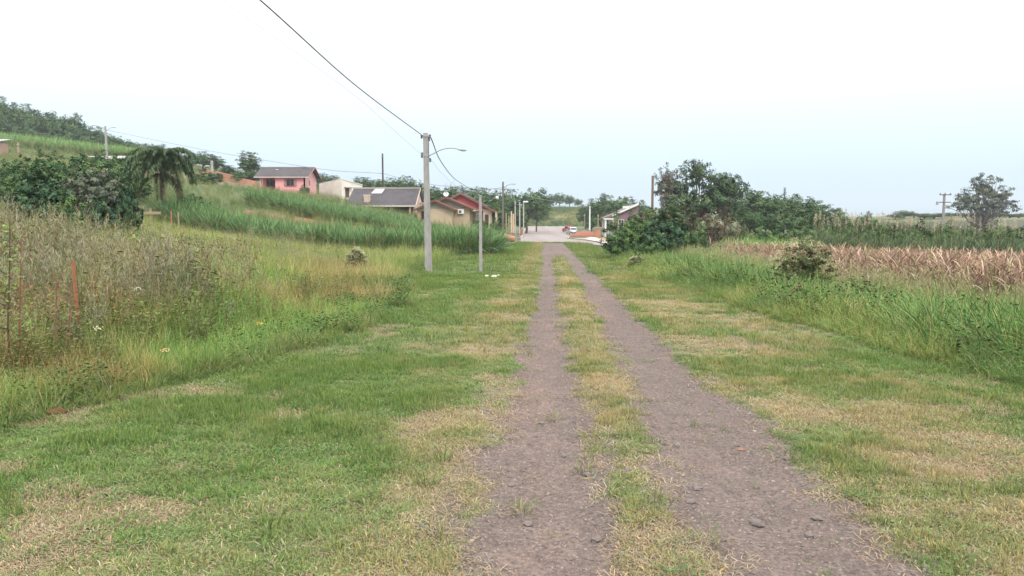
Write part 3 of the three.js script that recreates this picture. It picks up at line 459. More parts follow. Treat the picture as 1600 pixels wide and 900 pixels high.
// ------------------------------------------------------------------ trees
// lobes: [x, y, z, rx, ry, rz]; leaves gather in clumps near the lobes' outsides, limbs run out to the clumps
function growTree(seed, o) {
  const R = rng(seed), crown = new Plant(), wood = new Plant(), g3 = () => (R() + R() + R() - 1.5) / 1.5;
  const vol = o.lobes.map(l => l[3] * l[4] * l[5]), sum = vol.reduce((a, b) => a + b, 0), clumps = [];
  for (let k = 0; k < o.clumps; k++) {
    let t = R() * sum, i = 0; while (t > vol[i] && i < vol.length - 1) { t -= vol[i]; i++; }
    const l = o.lobes[i]; let d = [g3(), g3(), g3()]; const n = Math.hypot(...d) || 1, q = Math.pow(R(), o.fill ?? 0.4); d = d.map(v => v / n);
    clumps.push({ p: [l[0] + d[0] * q * l[3], l[1] + d[1] * q * l[4], l[2] + d[2] * q * l[5]], d, c: vary(R, pick(R, o.colors), o.vary ?? 0.22) });
  }
  const size = o.leaf, cr = o.clumpR, fl = o.flat ?? 0.7;
  for (const c of clumps) for (let k = 0; k < o.leaves; k++) {
    const p = [c.p[0] + g3() * cr, c.p[1] + g3() * cr * fl, c.p[2] + g3() * cr];
    if (p[1] < 0.05) continue;
    let n = [c.d[0] * 0.6 + g3() * 0.9, c.d[1] * 0.6 + 0.45 + g3() * 0.8, c.d[2] * 0.6 + g3() * 0.9]; const m = Math.hypot(...n) || 1; n = n.map(v => v / m);
    crown.leaf(p, n, size * (0.7 + 0.7 * R()) * (o.long ?? 1.3), size * (0.6 + 0.6 * R()), vary(R, c.c, 0.16), R);
  }
  const th = o.trunkH, tr = o.trunkR, wob = () => (R() - 0.5) * tr * 3;
  const stems = o.stems ?? 1, ends = [];
  for (let s = 0; s < stems; s++) {
    const a = R() * 6.28, r = stems > 1 ? o.stemSpread ?? 0.3 : 0, e = [Math.cos(a) * r * 1.8 + wob(), th, Math.sin(a) * r * 1.8 + wob()];
    wood.limb([[Math.cos(a) * r * 0.3, -0.15, Math.sin(a) * r * 0.3], [Math.cos(a) * r * 0.6 + wob(), th * 0.35, Math.sin(a) * r * 0.6 + wob()], [Math.cos(a) * r + wob(), th * 0.7, Math.sin(a) * r + wob()], e], tr, tr * 0.62, 7);
    ends.push(e);
  }
  clumps.forEach((c, k) => { if (k % (o.limbEvery ?? 9)) return; const e = ends[k % ends.length], s = [e[0], e[1] * (0.6 + 0.4 * R()), e[2]], m = [lerp(s[0], c.p[0], 0.5) + wob() * 2, lerp(s[1], c.p[1], 0.42) + wob(), lerp(s[2], c.p[2], 0.5) + wob() * 2]; wood.limb([s, m, c.p], tr * 0.45, tr * 0.07, 5); });
  return { crown: crown.build(), trunk: wood.build(), h: Math.max(...o.lobes.map(l => l[1] + l[4])) + cr * fl * 0.5, w: Math.max(...o.lobes.map(l => Math.abs(l[0]) + l[3])) * 2 + cr };
}
const dark = [[0.075, 0.13, 0.058], [0.095, 0.15, 0.062], [0.064, 0.112, 0.056]], midG = [[0.105, 0.18, 0.062], [0.13, 0.205, 0.07], [0.09, 0.155, 0.065]], olive = [[0.11, 0.12, 0.06], [0.09, 0.105, 0.055]], greyG = [[0.17, 0.19, 0.14], [0.13, 0.16, 0.11]], brownG = [[0.15, 0.125, 0.085], [0.11, 0.11, 0.06], [0.13, 0.1, 0.07]];
const T = {
  round: growTree(101, { lobes: [[0, 5, 0, 2.6, 2.3, 2.6], [1.7, 4.2, 0.6, 2, 1.8, 2], [-1.9, 4.0, -0.4, 2, 1.7, 2], [0.2, 3.4, 1.5, 2, 1.5, 1.6]], clumps: 190, leaves: 17, leaf: 0.24, clumpR: 0.75, colors: dark.concat(midG.slice(0, 1)), trunkH: 2.6, trunkR: 0.2 }),
  broad: growTree(102, { lobes: [[-1.2, 4.8, 0, 2.3, 1.7, 2.2], [1.5, 5.3, 0.3, 2.2, 1.9, 2.2], [0, 4.2, 1, 2.8, 1.5, 2.0], [3.0, 4.3, 0, 1.5, 1.2, 1.4], [-3, 4, -0.3, 1.4, 1.1, 1.4]], clumps: 200, leaves: 16, leaf: 0.25, clumpR: 0.7, colors: dark.concat(midG), trunkH: 2.4, trunkR: 0.2 }),
  tall: growTree(103, { lobes: [[0, 6.0, 0, 1.7, 2.6, 1.7], [0.8, 4.3, 0.4, 1.7, 1.9, 1.6], [-0.9, 4.0, 0, 1.5, 1.8, 1.5]], clumps: 170, leaves: 17, leaf: 0.23, clumpR: 0.62, colors: midG.concat(dark), trunkH: 2.6, trunkR: 0.17 }),
  bush: growTree(104, { lobes: [[0, 1.4, 0, 1.2, 1.25, 1.2], [0.9, 1.1, 0.3, 0.9, 1.0, 0.9], [-0.9, 1.0, 0.1, 0.9, 0.95, 0.9], [0, 0.7, 0.6, 1.2, 0.7, 0.8]], clumps: 230, leaves: 34, leaf: 0.085, clumpR: 0.26, colors: midG.concat([[0.06, 0.12, 0.05]]), trunkH: 0.7, trunkR: 0.035, stems: 5, stemSpread: 0.3, fill: 0.35, long: 1.6 }),
  darkBush: growTree(105, { lobes: [[0, 1.9, 0, 1.1, 1.1, 1.1], [0.8, 1.4, 0.2, 1.0, 1.0, 1.0], [-0.8, 1.3, 0.2, 1.0, 0.9, 1.0], [0.1, 0.9, 0.4, 1.2, 0.8, 1.0]], clumps: 250, leaves: 32, leaf: 0.1, clumpR: 0.28, colors: [[0.065, 0.12, 0.064], [0.085, 0.15, 0.072], [0.056, 0.105, 0.06]], trunkH: 1.1, trunkR: 0.04, stems: 6, stemSpread: 0.4, fill: 0.35, long: 1.8 }),
  brush: growTree(106, { lobes: [[0, 1.7, 0, 1.4, 1.4, 1.3], [1.1, 1.4, 0.2, 1.0, 1.2, 1.0], [-1.2, 1.3, 0.2, 1.1, 1.2, 1.0]], clumps: 320, leaves: 20, leaf: 0.055, clumpR: 0.24, colors: brownG, trunkH: 0.9, trunkR: 0.03, stems: 7, stemSpread: 0.5, fill: 0.5, limbEvery: 2, long: 2.2 }),
  greyBush: growTree(107, { lobes: [[0, 2.1, 0, 1.0, 0.55, 1.0], [0.7, 1.9, 0.2, 0.8, 0.5, 0.8], [-0.7, 1.8, 0, 0.8, 0.5, 0.8], [0, 1.2, 0.1, 1.0, 0.7, 0.9]], clumps: 210, leaves: 30, leaf: 0.065, clumpR: 0.2, colors: greyG, trunkH: 1.2, trunkR: 0.045, stems: 3, stemSpread: 0.3, fill: 0.4, limbEvery: 5, flat: 0.45, long: 1.8 }),
  open: growTree(108, { lobes: [[0, 7.1, 0, 1.9, 1.7, 1.8], [2.2, 6.0, 0.3, 2.1, 1.5, 1.8], [4.4, 5.8, 0, 1.7, 1.6, 1.4], [-2.2, 5.4, 0.2, 1.7, 1.9, 1.5], [1, 4.5, 1, 3.2, 1.5, 2], [-1.2, 3.6, 0.6, 2.4, 1.3, 1.8]], clumps: 340, leaves: 24, leaf: 0.17, clumpR: 0.55, colors: dark.concat([[0.085, 0.115, 0.07]]), trunkH: 3.2, trunkR: 0.22, limbEvery: 4, fill: 0.5, long: 1.7 }),
  pale: growTree(109, { lobes: [[0, 6.6, 0, 1.5, 1.6, 1.4], [-1.3, 5.8, 0, 1.1, 1.6, 1.1], [0.5, 4.8, 0.3, 1.6, 1.5, 1.4]], clumps: 120, leaves: 16, leaf: 0.15, clumpR: 0.42, colors: [[0.14, 0.14, 0.1], [0.11, 0.12, 0.075], [0.17, 0.15, 0.13]], trunkH: 3.0, trunkR: 0.13, limbEvery: 2, fill: 0.6, long: 1.8 }),
  feather: growTree(110, { lobes: [[0, 6.2, 0, 2.3, 1.5, 2.2], [2.6, 5.2, 0, 2.0, 1.3, 2.0], [-2.8, 4.9, 0, 2.2, 1.2, 2.0], [3.7, 4.1, 0.2, 1.8, 1.2, 1.6], [-4.0, 3.9, 0, 1.9, 1.1, 1.6], [0, 4.4, 0.6, 2.6, 1.3, 2]], clumps: 270, leaves: 26, leaf: 0.15, clumpR: 0.62, flat: 0.35, colors: [[0.15, 0.17, 0.125], [0.17, 0.19, 0.14], [0.12, 0.14, 0.1]], trunkH: 2.6, trunkR: 0.2, limbEvery: 3, fill: 0.55, long: 1.6 }),
  wisp: growTree(111, { lobes: [[0, 4.6, 0, 2.0, 1.6, 1.8], [1.2, 4.0, 0, 1.3, 1.3, 1.2], [-1.2, 3.8, 0, 1.3, 1.3, 1.2]], clumps: 90, leaves: 1, leaf: 0.1, clumpR: 0.2, colors: [[0.2, 0.17, 0.15]], trunkH: 2.6, trunkR: 0.13, limbEvery: 1, fill: 0.8 }),
};
const protos = {};
function plantTree(kind, name, label, category, x, D, height, width, turn, group, barkM = M.bark) {
  const t = T[kind], sy = height / t.h, sx = width / t.w, y = H(x, D) - 0.05, key = kind + '|' + name + '|' + barkM.uuid;
  let o = protos[key];
  if (!o) { o = protos[key] = thing(name, label, category, [x, y, -D], turn, group); part(o, 'trunk', t.trunk, barkM); part(o, 'crown', t.crown, M.leaf); o.scale.set(sx, sy, sx); return o; }
  o = copyOf(o, [x, y, -D], turn, [sx, sy, sx], label); if (group) o.userData.group = group; else delete o.userData.group; return o;
}
// tree given by bearing, distance, the sight line over its top, and width in metres
const treeAt = (kind, name, label, cat, px, D, py, w, turn, group, bark) => plantTree(kind, name, label, cat, site(px, D), D, upTo(py, D) - H(site(px, D), D), w, turn, group, bark);
{
  const R = rng(900), kinds = ['round', 'broad', 'tall'];
  // wood along the left ridge
  const ridge = [[-40, 128], [-5, 143], [12, 145], [30, 155], [48, 158], [66, 163], [84, 170], [100, 168], [118, 173], [134, 190], [150, 196], [166, 205], [182, 207], [200, 214], [216, 217], [232, 222], [248, 224]];
  for (const [px, py] of ridge) for (let k = 0; k < 2; k++) { const D = (k ? 222 : 240) + R() * 14 + (px > 130 ? -20 : 0); treeAt(pick(R, ['round', 'broad', 'round']), 'forest_tree', 'dark leafy tree in the wood along the ridge', 'tree', px + (R() - 0.5) * 14, D, py + (k ? 12 : 0) + (R() - 0.5) * 8, 11 + R() * 4, R() * 6, 'trees of the wood along the ridge'); }
  for (let k = 0; k < 20; k++) { const px = -30 + k * 12 + R() * 8; treeAt('round', 'forest_tree', 'dark leafy tree in the wood along the ridge', 'tree', px, 210 + R() * 8, lerp(180, 225, clamp(px / 190)) + R() * 10, 9 + R() * 3, R() * 6, 'trees of the wood along the ridge'); }
  // trees behind the houses, left of the street
  const back = [[305, 240, 165, 7], [322, 236, 170, 8], [342, 243, 168, 7], [360, 258, 160, 6], [505, 270, 165, 6], [522, 274, 170, 7], [545, 283, 175, 7], [568, 276, 180, 9], [590, 280, 178, 8], [612, 276, 178, 8], [635, 273, 172, 7], [652, 280, 175, 7], [680, 290, 170, 6], [715, 289, 165, 8], [735, 292, 160, 7], [752, 290, 165, 7], [770, 294, 158, 6], [690, 296, 150, 7], [512, 280, 150, 5], [534, 284, 152, 5], [556, 286, 155, 5], [579, 284, 150, 6], [601, 286, 150, 6], [624, 283, 148, 6], [645, 286, 150, 6], [664, 290, 150, 5], [703, 292, 150, 6], [726, 296, 148, 6], [744, 298, 146, 6], [763, 300, 142, 6], [778, 303, 140, 5]];
  for (const [px, py, D, w] of back) treeAt(pick(R, ['tall', 'round', 'tall']), 'leafy_tree', 'green leafy tree behind the row of houses', 'tree', px, D, py - 2, w * 0.95, R() * 6, 'trees behind the houses');
  treeAt('tall', 'leafy_tree', 'round crowned green tree standing left of the pink house', 'tree', 393, 150, 233, 7.5, 1, null);
  treeAt('bush', 'leafy_bush', 'green bush beside the red earth cutting', 'bush', 377, 138, 262, 5, 2, null); treeAt('round', 'leafy_tree', 'low dark tree at the foot of the round crowned tree', 'tree', 398, 140, 262, 5.5, 3, null);
  treeAt('wisp', 'bare_tree', 'leafless grey tree behind the beige house', 'tree', 707, 172, 279, 6.5, 0, null, M.greyBark);
  // trees left of the street, by the posts
  treeAt('broad', 'street_tree', 'wide spreading dark tree at the far left end of the street', 'tree', 822, 172, 287, 15, 0.4, null); treeAt('round', 'street_tree', 'drooping dark tree at the right side of the wide spreading tree', 'tree', 838, 185, 295, 9, 1.1, null); treeAt('round', 'street_tree', 'dark tree behind the tall dark street pole', 'tree', 790, 172, 290, 9, 2, null); treeAt('round', 'street_tree', 'dense dark tree behind the row of concrete posts', 'tree', 812, 150, 322, 5, 2.4, null);
  treeAt('tall', 'street_tree', 'bright green tree beside the paling fence', 'tree', 781, 112, 318, 4.2, 1.3, null); treeAt('bush', 'garden_bush', 'low green garden bush behind the paling fence', 'bush', 749, 93, 334, 2.6, 1, null); treeAt('bush', 'garden_bush', 'green garden bush in front of the bright green tree', 'bush', 774, 94, 338, 2.6, 2, null);
  treeAt('bush', 'garden_bush', 'leafy bush against the right front corner of the pink house', 'bush', 478, 117.5, 287, 1.9, 0, null); treeAt('darkBush', 'garden_bush', 'low dark bush below the porch of the pink house', 'bush', 421, 116, 297, 2.2, 0, null);
  // crowns on the skyline behind the street
  for (const [px, py, w] of [[860, 301, 7], [874, 299, 8], [890, 303, 7], [903, 309, 6]]) treeAt('round', 'skyline_tree', 'dark crowned tree on the grassy rise behind the street', 'tree', px, 305, py, w, R() * 6, 'trees on the rise behind the street');
  // right of the street
  const rt = [[915, 316, 205, 8], [930, 306, 200, 9], [946, 299, 195, 10], [962, 302, 190, 9], [978, 304, 185, 9], [995, 308, 175, 8], [925, 335, 175, 6], [945, 330, 168, 7], [1008, 318, 150, 7]];
  for (const [px, py, D, w] of rt) treeAt(pick(R, kinds), 'leafy_tree', 'dark green tree behind the purple house', 'tree', px, D, py, w, R() * 6, 'trees behind the purple house');
  treeAt('open', 'spreading_tree', 'tall spreading tree with open layered crown above the roadside bushes', 'tree', 1084, 92, 241, 14.2, 0.15, null); treeAt('pale', 'pale_tree', 'thin pale leaved tree beside the tall spreading tree', 'tree', 1040, 90, 249, 4.8, 0.6, null, M.greyBark); treeAt('tall', 'leafy_tree', 'leafy tree filling in under the spreading tree', 'tree', 1052, 84, 302, 5.5, 0.6, null);
  treeAt('open', 'spreading_tree', 'smaller open crowned tree at the right flank of the spreading tree', 'tree', 1132, 100, 263, 7.5, 2.2, null);
  const mass = [[1160, 296, 118, 7], [1178, 291, 122, 8], [1196, 295, 120, 7], [1214, 297, 118, 7], [1230, 297, 122, 7], [1250, 302, 116, 7], [1268, 306, 112, 6], [1286, 315, 108, 6], [1305, 322, 104, 4], [1172, 322, 100, 5], [1205, 326, 98, 5], [1240, 330, 96, 5], [1348, 325, 140, 4]];
  for (const [px, py, D, w] of mass) treeAt(pick(R, kinds), 'leafy_tree', 'mid green tree in the clump beyond the corn field', 'tree', px, D, py, w * 1.15, R() * 6, 'clump of trees beyond the corn field');
  treeAt('feather', 'feathery_tree', 'lone tree with airy grey green crown beside the utility pole', 'tree', 1533, 150, 266, 16.5, 0.2, null, M.greyBark);
  for (let k = 0; k < 16; k++) { const px = 1395 + k * 15; treeAt('round', 'hedge_tree', 'low dark tree in the far hedge on the skyline', 'tree', px, 245 + R() * 25, 331 + R() * 4 - (k === 1 ? 4 : 0), 9 + R() * 5, R() * 6, 'far hedge on the skyline'); }
  // roadside bushes on the right
  treeAt('bush', 'roadside_bush', 'rounded bright green bush where the lawn meets the street', 'bush', 972, 43, 326, 3.0, 0.4, null); treeAt('bush', 'roadside_bush', 'green bush between the rounded bright bush and the dark bush', 'bush', 1004, 45, 324, 2.9, 2.4, null);
  treeAt('darkBush', 'roadside_bush', 'dense dark green bush in the roadside clump', 'bush', 1040, 43, 320, 3.6, 0.7, null); treeAt('bush', 'roadside_bush', 'green bush at the right end of the roadside clump', 'bush', 1086, 41, 338, 2.4, 1.9, null); treeAt('bush', 'roadside_bush', 'low green bush at the foot of the dark roadside bush', 'bush', 1016, 39, 366, 1.8, 2.9, null);
  treeAt('brush', 'dry_bush', 'brownish twiggy bush rising behind the dark green bush', 'bush', 1080, 58, 312, 5.2, 0, null); treeAt('brush', 'dry_bush', 'rounded brownish twiggy bush beside the clump of trees', 'bush', 1124, 56, 316, 5.0, 2, null); treeAt('brush', 'dry_bush', 'tall purplish twiggy bush below the pale leaved tree', 'bush', 1030, 66, 312, 5.0, 4, null); treeAt('brush', 'dry_bush', 'thin twiggy bush in front of the purple house', 'bush', 1003, 70, 316, 5, 1, null); treeAt('bush', 'roadside_bush', 'green bush hiding the right side of the purple house', 'bush', 990, 62, 324, 3.8, 1.2, null); treeAt('tall', 'leafy_tree', 'green tree between the purple house and the twiggy bushes', 'tree', 1012, 80, 318, 4.6, 1.6, null);
  for (const [px, py] of [[1172, 342], [1200, 345], [1228, 343], [1256, 345]]) treeAt('bush', 'roadside_bush', 'low green bush in front of the tree clump', 'bush', px, 70, py, 4.2, px, 'low bushes in front of the tree clump');
  // bushes on the left bank
  treeAt('darkBush', 'bank_bush', 'large dark green bush on the left bank above the weeds', 'bush', 72, 27, 252, 2.6, 1, null); treeAt('bush', 'bank_bush', 'glossy green bush in front of the large dark bush', 'bush', 108, 24.5, 288, 1.9, 2, null); treeAt('greyBush', 'bank_bush', 'grey green umbrella shaped bush on the left bank', 'bush', 148, 27, 252, 2.3, 0.5, null, M.greyBark);
  treeAt('darkBush', 'bank_bush', 'dark bush under the grey green umbrella shaped bush', 'bush', 160, 26, 300, 1.7, 3, null); treeAt('tall', 'bank_tree', 'slender tree behind the umbrella shaped bush', 'tree', 132, 33, 238, 2.4, 3, null); treeAt('darkBush', 'bank_bush', 'dark bush at the right end of the bank clump', 'bush', 196, 27.5, 268, 1.5, 4, null); treeAt('bush', 'bank_bush', 'green bush at the left end of the bank clump', 'bush', 44, 28, 290, 1.6, 5, null);
  for (const [px, py, D, w] of [[60, 228, 62, 5], [95, 232, 60, 5], [130, 236, 64, 5], [20, 246, 58, 4], [205, 236, 70, 4], [330, 262, 105, 5], [300, 300, 66, 3], [318, 305, 62, 3], [40, 262, 44, 3.2], [78, 244, 52, 4], [112, 240, 48, 3.6], [165, 240, 56, 4], [190, 246, 60, 4], [215, 262, 66, 4], [0, 275, 42, 3], [24, 300, 34, 2.2], [178, 232, 92, 5], [150, 236, 96, 5], [205, 244, 88, 5]]) treeAt('bush', 'hill_shrub', 'green shrub scattered on the hillside above the bank', 'bush', px, D, py, w, px, 'shrubs on the hillside');
  // tiny conifer tip
  const c = thing('conifer', 'thin dark conifer tip above the clump of trees', 'tree', at(site(1223, 124), 124)), P = new Plant(), Q = new Plant(), top = upTo(293, 124) - H(site(1223, 124), 124);
  Q.limb([[0, 0, 0], [0, top * 0.5, 0], [0, top, 0]], 0.12, 0.02, 5); for (let k = 0; k < 500; k++) { const y = top * (0.35 + 0.65 * R()), r = 0.75 * (1 - (y / top)) + 0.16, a = R() * 6.28, q = r * Math.sqrt(R()); P.leaf([Math.cos(a) * q, y, Math.sin(a) * q], [0.2, 0.9, 0.2], 0.3, 0.12, vary(R, dark[0], 0.2), R); }
  part(c, 'trunk', Q.build(), M.bark); part(c, 'crown', P.build(), M.leaf);
}
{ // palm on the left: drooping feathery fronds
  const x = site(258, 58), D = 58, y = H(x, D), top = upTo(262, D) - y, R = rng(44);
  const p = thing('palm_tree', 'palm tree with shaggy drooping fronds at the edge of the cane', 'palm', [x, y, -D]);
  const tr = new Plant(); tr.limb([[0, -0.2, 0], [0.05, top * 0.3, 0.02], [-0.02, top * 0.7, 0], [0, top, 0]], 0.2, 0.15, 10); part(p, 'trunk', tr.build(), mat(0.26, 0.23, 0.19, { map: rep(streaky, 1, 3) }));
  const frond = (seed, len, droop, palette) => {
    const Rr = rng(seed), P = new Plant(), pts = []; let px = 0, py = 0, a = droop[0]; const n = 16;
    for (let k = 0; k <= n; k++) { pts.push([px, py, 0]); px += Math.cos(a) * len / n; py += Math.sin(a) * len / n; a = droop[1] + (droop[0] - droop[1]) * (1 - Math.min(1, (k + 1) / (n * 0.92))); }
    P.limb(pts, 0.035, 0.006, 4, vary(Rr, palette[0], 0.1));
    for (let k = 1; k < n; k++) for (let m = 0; m < 20; m++) { const q = pts[k], r = pts[k + 1], t = Rr(), b = [lerp(q[0], r[0], t), lerp(q[1], r[1], t), 0], s = m % 2 ? 1 : -1; const L = len * 0.2 * (1.05 - Math.abs(k / n - 0.4)); P.blade(b, s * (Math.PI / 2) * (0.55 + 0.5 * Rr()), L * (0.8 + 0.6 * Rr()), 1.2 + 0.6 * Rr(), 0.06, 3, vary(Rr, pick(Rr, palette), 0.2), 0.4); }
    return P.build();
  };
  const gp = [[0.1, 0.155, 0.07], [0.12, 0.18, 0.08], [0.085, 0.13, 0.062]];
  const fr = [frond(1, 3.1, [1.56, -0.75], gp), frond(2, 3.3, [1.35, -1.45], gp), frond(3, 3.2, [0.85, -1.55], gp), frond(4, 2.6, [-0.2, -1.5], [[0.2, 0.16, 0.07], [0.24, 0.19, 0.09], [0.11, 0.13, 0.06]])];
  for (let k = 0; k < 49; k++) { const v = k < 12 ? 0 : k < 28 ? 1 : k < 44 ? 2 : 3; const f = part(p, 'frond', fr[v], M.leaf); f.position.set(0, top - 0.05 - v * 0.12, 0); f.rotation.y = k * 2.4; f.scale.setScalar(0.9 + 0.25 * R()); }
}

// ------------------------------------------------------------------ poles, lamps, wires
function insulator(parent, x, y, z) { const g = part(parent, 'insulator', merge([cyl(0.028, 0.028, 0.15, 0, -0.075, 0, 10), cyl(0.05, 0.045, 0.03, 0, -0.05, 0, 12), cyl(0.05, 0.045, 0.03, 0, 0.02, 0, 12)]), M.porcelain); g.position.set(x, y, z); return g; }
function lampArm(parent, pts, r, m = M.metal) { return part(parent, 'lamp_arm', tube(pts, r, 20, 7), m); }
function lampHead(parent, x, y, z, dir, s = 1) { const h = part(parent, 'lamp_head', new THREE.SphereGeometry(1, 14, 8).scale(0.3 * s, 0.055 * s, 0.11 * s), mat(0.3, 0.32, 0.33, { roughness: 0.5 })); h.position.set(x, y, z); h.rotation.z = dir; part(h, 'lamp_glass', new THREE.SphereGeometry(1, 12, 6, 0, 6.29, Math.PI / 2, Math.PI / 2).scale(0.19 * s, 0.06 * s, 0.085 * s).translate(0.06 * s, -0.025 * s, 0), M.lampWhite); return h; }
// tapered square concrete pole with chamfered edges
function poleGeo(h, w0, w1, below = 0.3) { const sec = (w, y) => { const a = w / 2, b = a * 0.72; return [[-a, y, b], [-b, y, a], [b, y, a], [a, y, b], [a, y, -b], [b, y, -a], [-b, y, -a], [-a, y, -b]]; }; return solid(sec(w0, -below), sec(w1, h)); }
{
  const D = 30.5, x = site(669.5, D), y = H(x, D), h = upTo(208, D) - y;
  const p = thing('concrete_street_pole', 'tall grey concrete street pole with curved lamp arm beside the lawn', 'street pole', [x, y, -D]); p.rotation.z = 0.012;
  part(p, 'pole', poleGeo(h, 0.27, 0.185), M.concrete);
  // recessed faces of the pole read as raised edge ribs
  for (const s of [-1, 1]) part(p, 'edge_rib', solid([[s * 0.112 - 0.02, 0.2, 0.1], [s * 0.112 + 0.02, 0.2, 0.1], [s * 0.112 + 0.02, 0.2, 0.146], [s * 0.112 - 0.02, 0.2, 0.146]], [[s * 0.072 - 0.018, h - 0.05, 0.06], [s * 0.072 + 0.018, h - 0.05, 0.06], [s * 0.072 + 0.018, h - 0.05, 0.102], [s * 0.072 - 0.018, h - 0.05, 0.102]]), M.concrete);
  const yb = h - 0.87; part(p, 'steel_band', merge([box(0.24, 0.05, 0.24, 0, yb, 0), box(0.24, 0.05, 0.24, 0, h - 0.12, 0)]), M.metal);
  lampArm(p, [[0.1, yb - 0.02, 0.02], [0.3, yb + 0.08, 0.02], [0.55, yb + 0.2, 0.02], [0.8, yb + 0.27, 0.02], [1.05, yb + 0.28, 0.02], [1.3, yb + 0.235, 0.02]], 0.022);
  lampHead(p, 1.42, yb + 0.2, 0.02, -0.1, 0.62);
  insulator(p, -0.155, h - 0.14, 0.05); insulator(p, 0.17, h - 0.13, 0.03); insulator(p, 0.14, h - 0.24, 0.08); insulator(p, -0.16, yb - 0.02, 0.03); insulator(p, 0.16, yb - 0.18, 0.02);
  part(p, 'photocell', cyl(0.05, 0.05, 0.1, -0.15, yb + 0.02, 0.03), mat(0.16, 0.25, 0.33)); part(p, 'cable_drop', tube([[0.14, h - 0.22, 0.1], [0.13, h - 0.45, 0.13], [0.12, yb, 0.12], [0.15, yb - 0.2, 0.12]], 0.012, 12), M.wire);
  const A = [x - 0.155, y + h - 0.12, -D + 0.05], B = [x + 0.15, y + h - 0.2, -D];
  // wires
  const wire = (pts, r, label, m = M.wire) => single('power_line', tube(pts, r, 48, 6), m, label, 'power line');
  const next = [site(786, 88), upTo(293, 88), -88];
  wire([A, [site(560, 23.5), upTo(133, 23.5), -23.5], [site(418, 16.5), upTo(0, 16.5), -16.5], [-6.1, 7.1, -6], [-7, 8.0, 4]], 0.017, 'thick twisted cable running overhead to the lamp arm pole');
  wire([B, [site(690, 42), upTo(252, 42), -42], [site(716, 58), upTo(283, 58), -58], [site(748, 74), upTo(297, 74), -74], next], 0.022, 'thick cable from the concrete street pole down to the dark pole');
  wire([[x - 0.16, y + yb - 0.02, -D + 0.03], [site(622, 26.5), upTo(207, 26.5), -26.5], [site(560, 22.5), upTo(150, 22.5), -22.5], [-6.6, 6.6, -6], [-7.4, 7.4, 4]], 0.0045, 'thin service wire below the thick overhead cable', mat(0.4, 0.42, 0.44));
  wire([[x + 0.16, y + yb - 0.18, -D], [site(693, 42), upTo(272, 42), -42], [site(725, 60), upTo(296, 60), -60], [site(786, 88), upTo(305, 88), -88]], 0.006, 'thin service wire from the concrete street pole to the dark pole', mat(0.4, 0.42, 0.44));
  wire([[site(176, 160), upTo(203, 160), -160], [site(250, 150), upTo(219, 150), -150], [site(345, 140), upTo(238, 140), -140], [site(440, 128), upTo(254, 128), -128], [site(520, 118), upTo(266, 118), -118], [site(600, 108), upTo(271, 108), -108]], 0.035, 'long line from the hill street lamp to the dark wooden pole', mat(0.3, 0.32, 0.33));
  wire([[site(600, 108), upTo(271, 108), -108], [site(650, 104), upTo(284, 104), -104], [site(700, 98), upTo(291, 98), -98], [site(786, 88), upTo(296, 88), -88]], 0.03, 'line from the dark wooden pole past the beige house', mat(0.3, 0.32, 0.33));
  wire([next, [site(840, 115), upTo(310, 115), -115], [site(921, 150), upTo(322, 150), -150]], 0.02, 'thin line crossing above the paved street', mat(0.35, 0.37, 0.38));
  wire([next, [site(772, 94), upTo(310, 94), -94], [site(764, 103), upTo(315, 103), -103]], 0.03, 'house connection wire to the red roofed house', mat(0.5, 0.52, 0.52));
}
{ // shorter service post on the lawn edge
  const D = 31.5, x = site(751, D), y = H(x, D), h = upTo(307, D) - y, p = thing('service_post', 'short slim grey concrete service post beyond the concrete street pole', 'post', [x, y, -D]);
  part(p, 'pole', poleGeo(h, 0.135, 0.11), M.concrete); part(p, 'cap', box(0.13, 0.05, 0.13, 0, h + 0.026, 0), M.metal); insulator(p, 0.08, h - 0.12, 0.02);
}
function streetLamp(name, label, px, D, py, w, m, arms, cat = 'street lamp', group) {
  const x = site(px, D), y = H(x, D), h = upTo(py, D) - y, p = thing(name, label, cat, [x, y, -D], 0, group);
  part(p, 'pole', poleGeo(h, w * 1.35, w), m);
  for (const [dx, dy, off, s] of arms) { lampArm(p, [[0, h - off, 0], [dx * 0.35, h - off + dy * 0.6, 0], [dx * 0.75, h - off + dy, 0], [dx, h - off + dy, 0]], 0.05, M.metal); lampHead(p, dx + Math.sign(dx) * 0.15, h - off + dy, 0, dx < 0 ? 3.2 : -0.06, s); }
  return p;
}
streetLamp('hill_street_lamp', 'double armed concrete street lamp high on the hillside', 174, 160, 197, 0.3, M.concrete, [[-2.3, 1.2, 1.1, 1.6], [1.6, 1.0, 1.3, 1.4]]);
streetLamp('dark_street_pole', 'tall dark street pole with faint lamp arm at the street corner', 786, 88, 284, 0.2, mat(0.2, 0.18, 0.165, { map: rep(streaky, 1.5, 0.5) }), [[1.1, 0.5, 0.75, 0.8]]);
{ const x = site(777, 88), yy = upTo(309, 88), g = thing('globe_lamp', 'round white globe lamp hanging beside the dark street pole', 'lamp', [x, yy, -88]); part(g, 'globe', new THREE.SphereGeometry(0.19, 16, 12), M.lampWhite); part(g, 'bracket', tube([[0, 0.18, 0], [0.2, 0.35, 0], [0.6, 0.3, 0]], 0.025, 10), M.metal); }
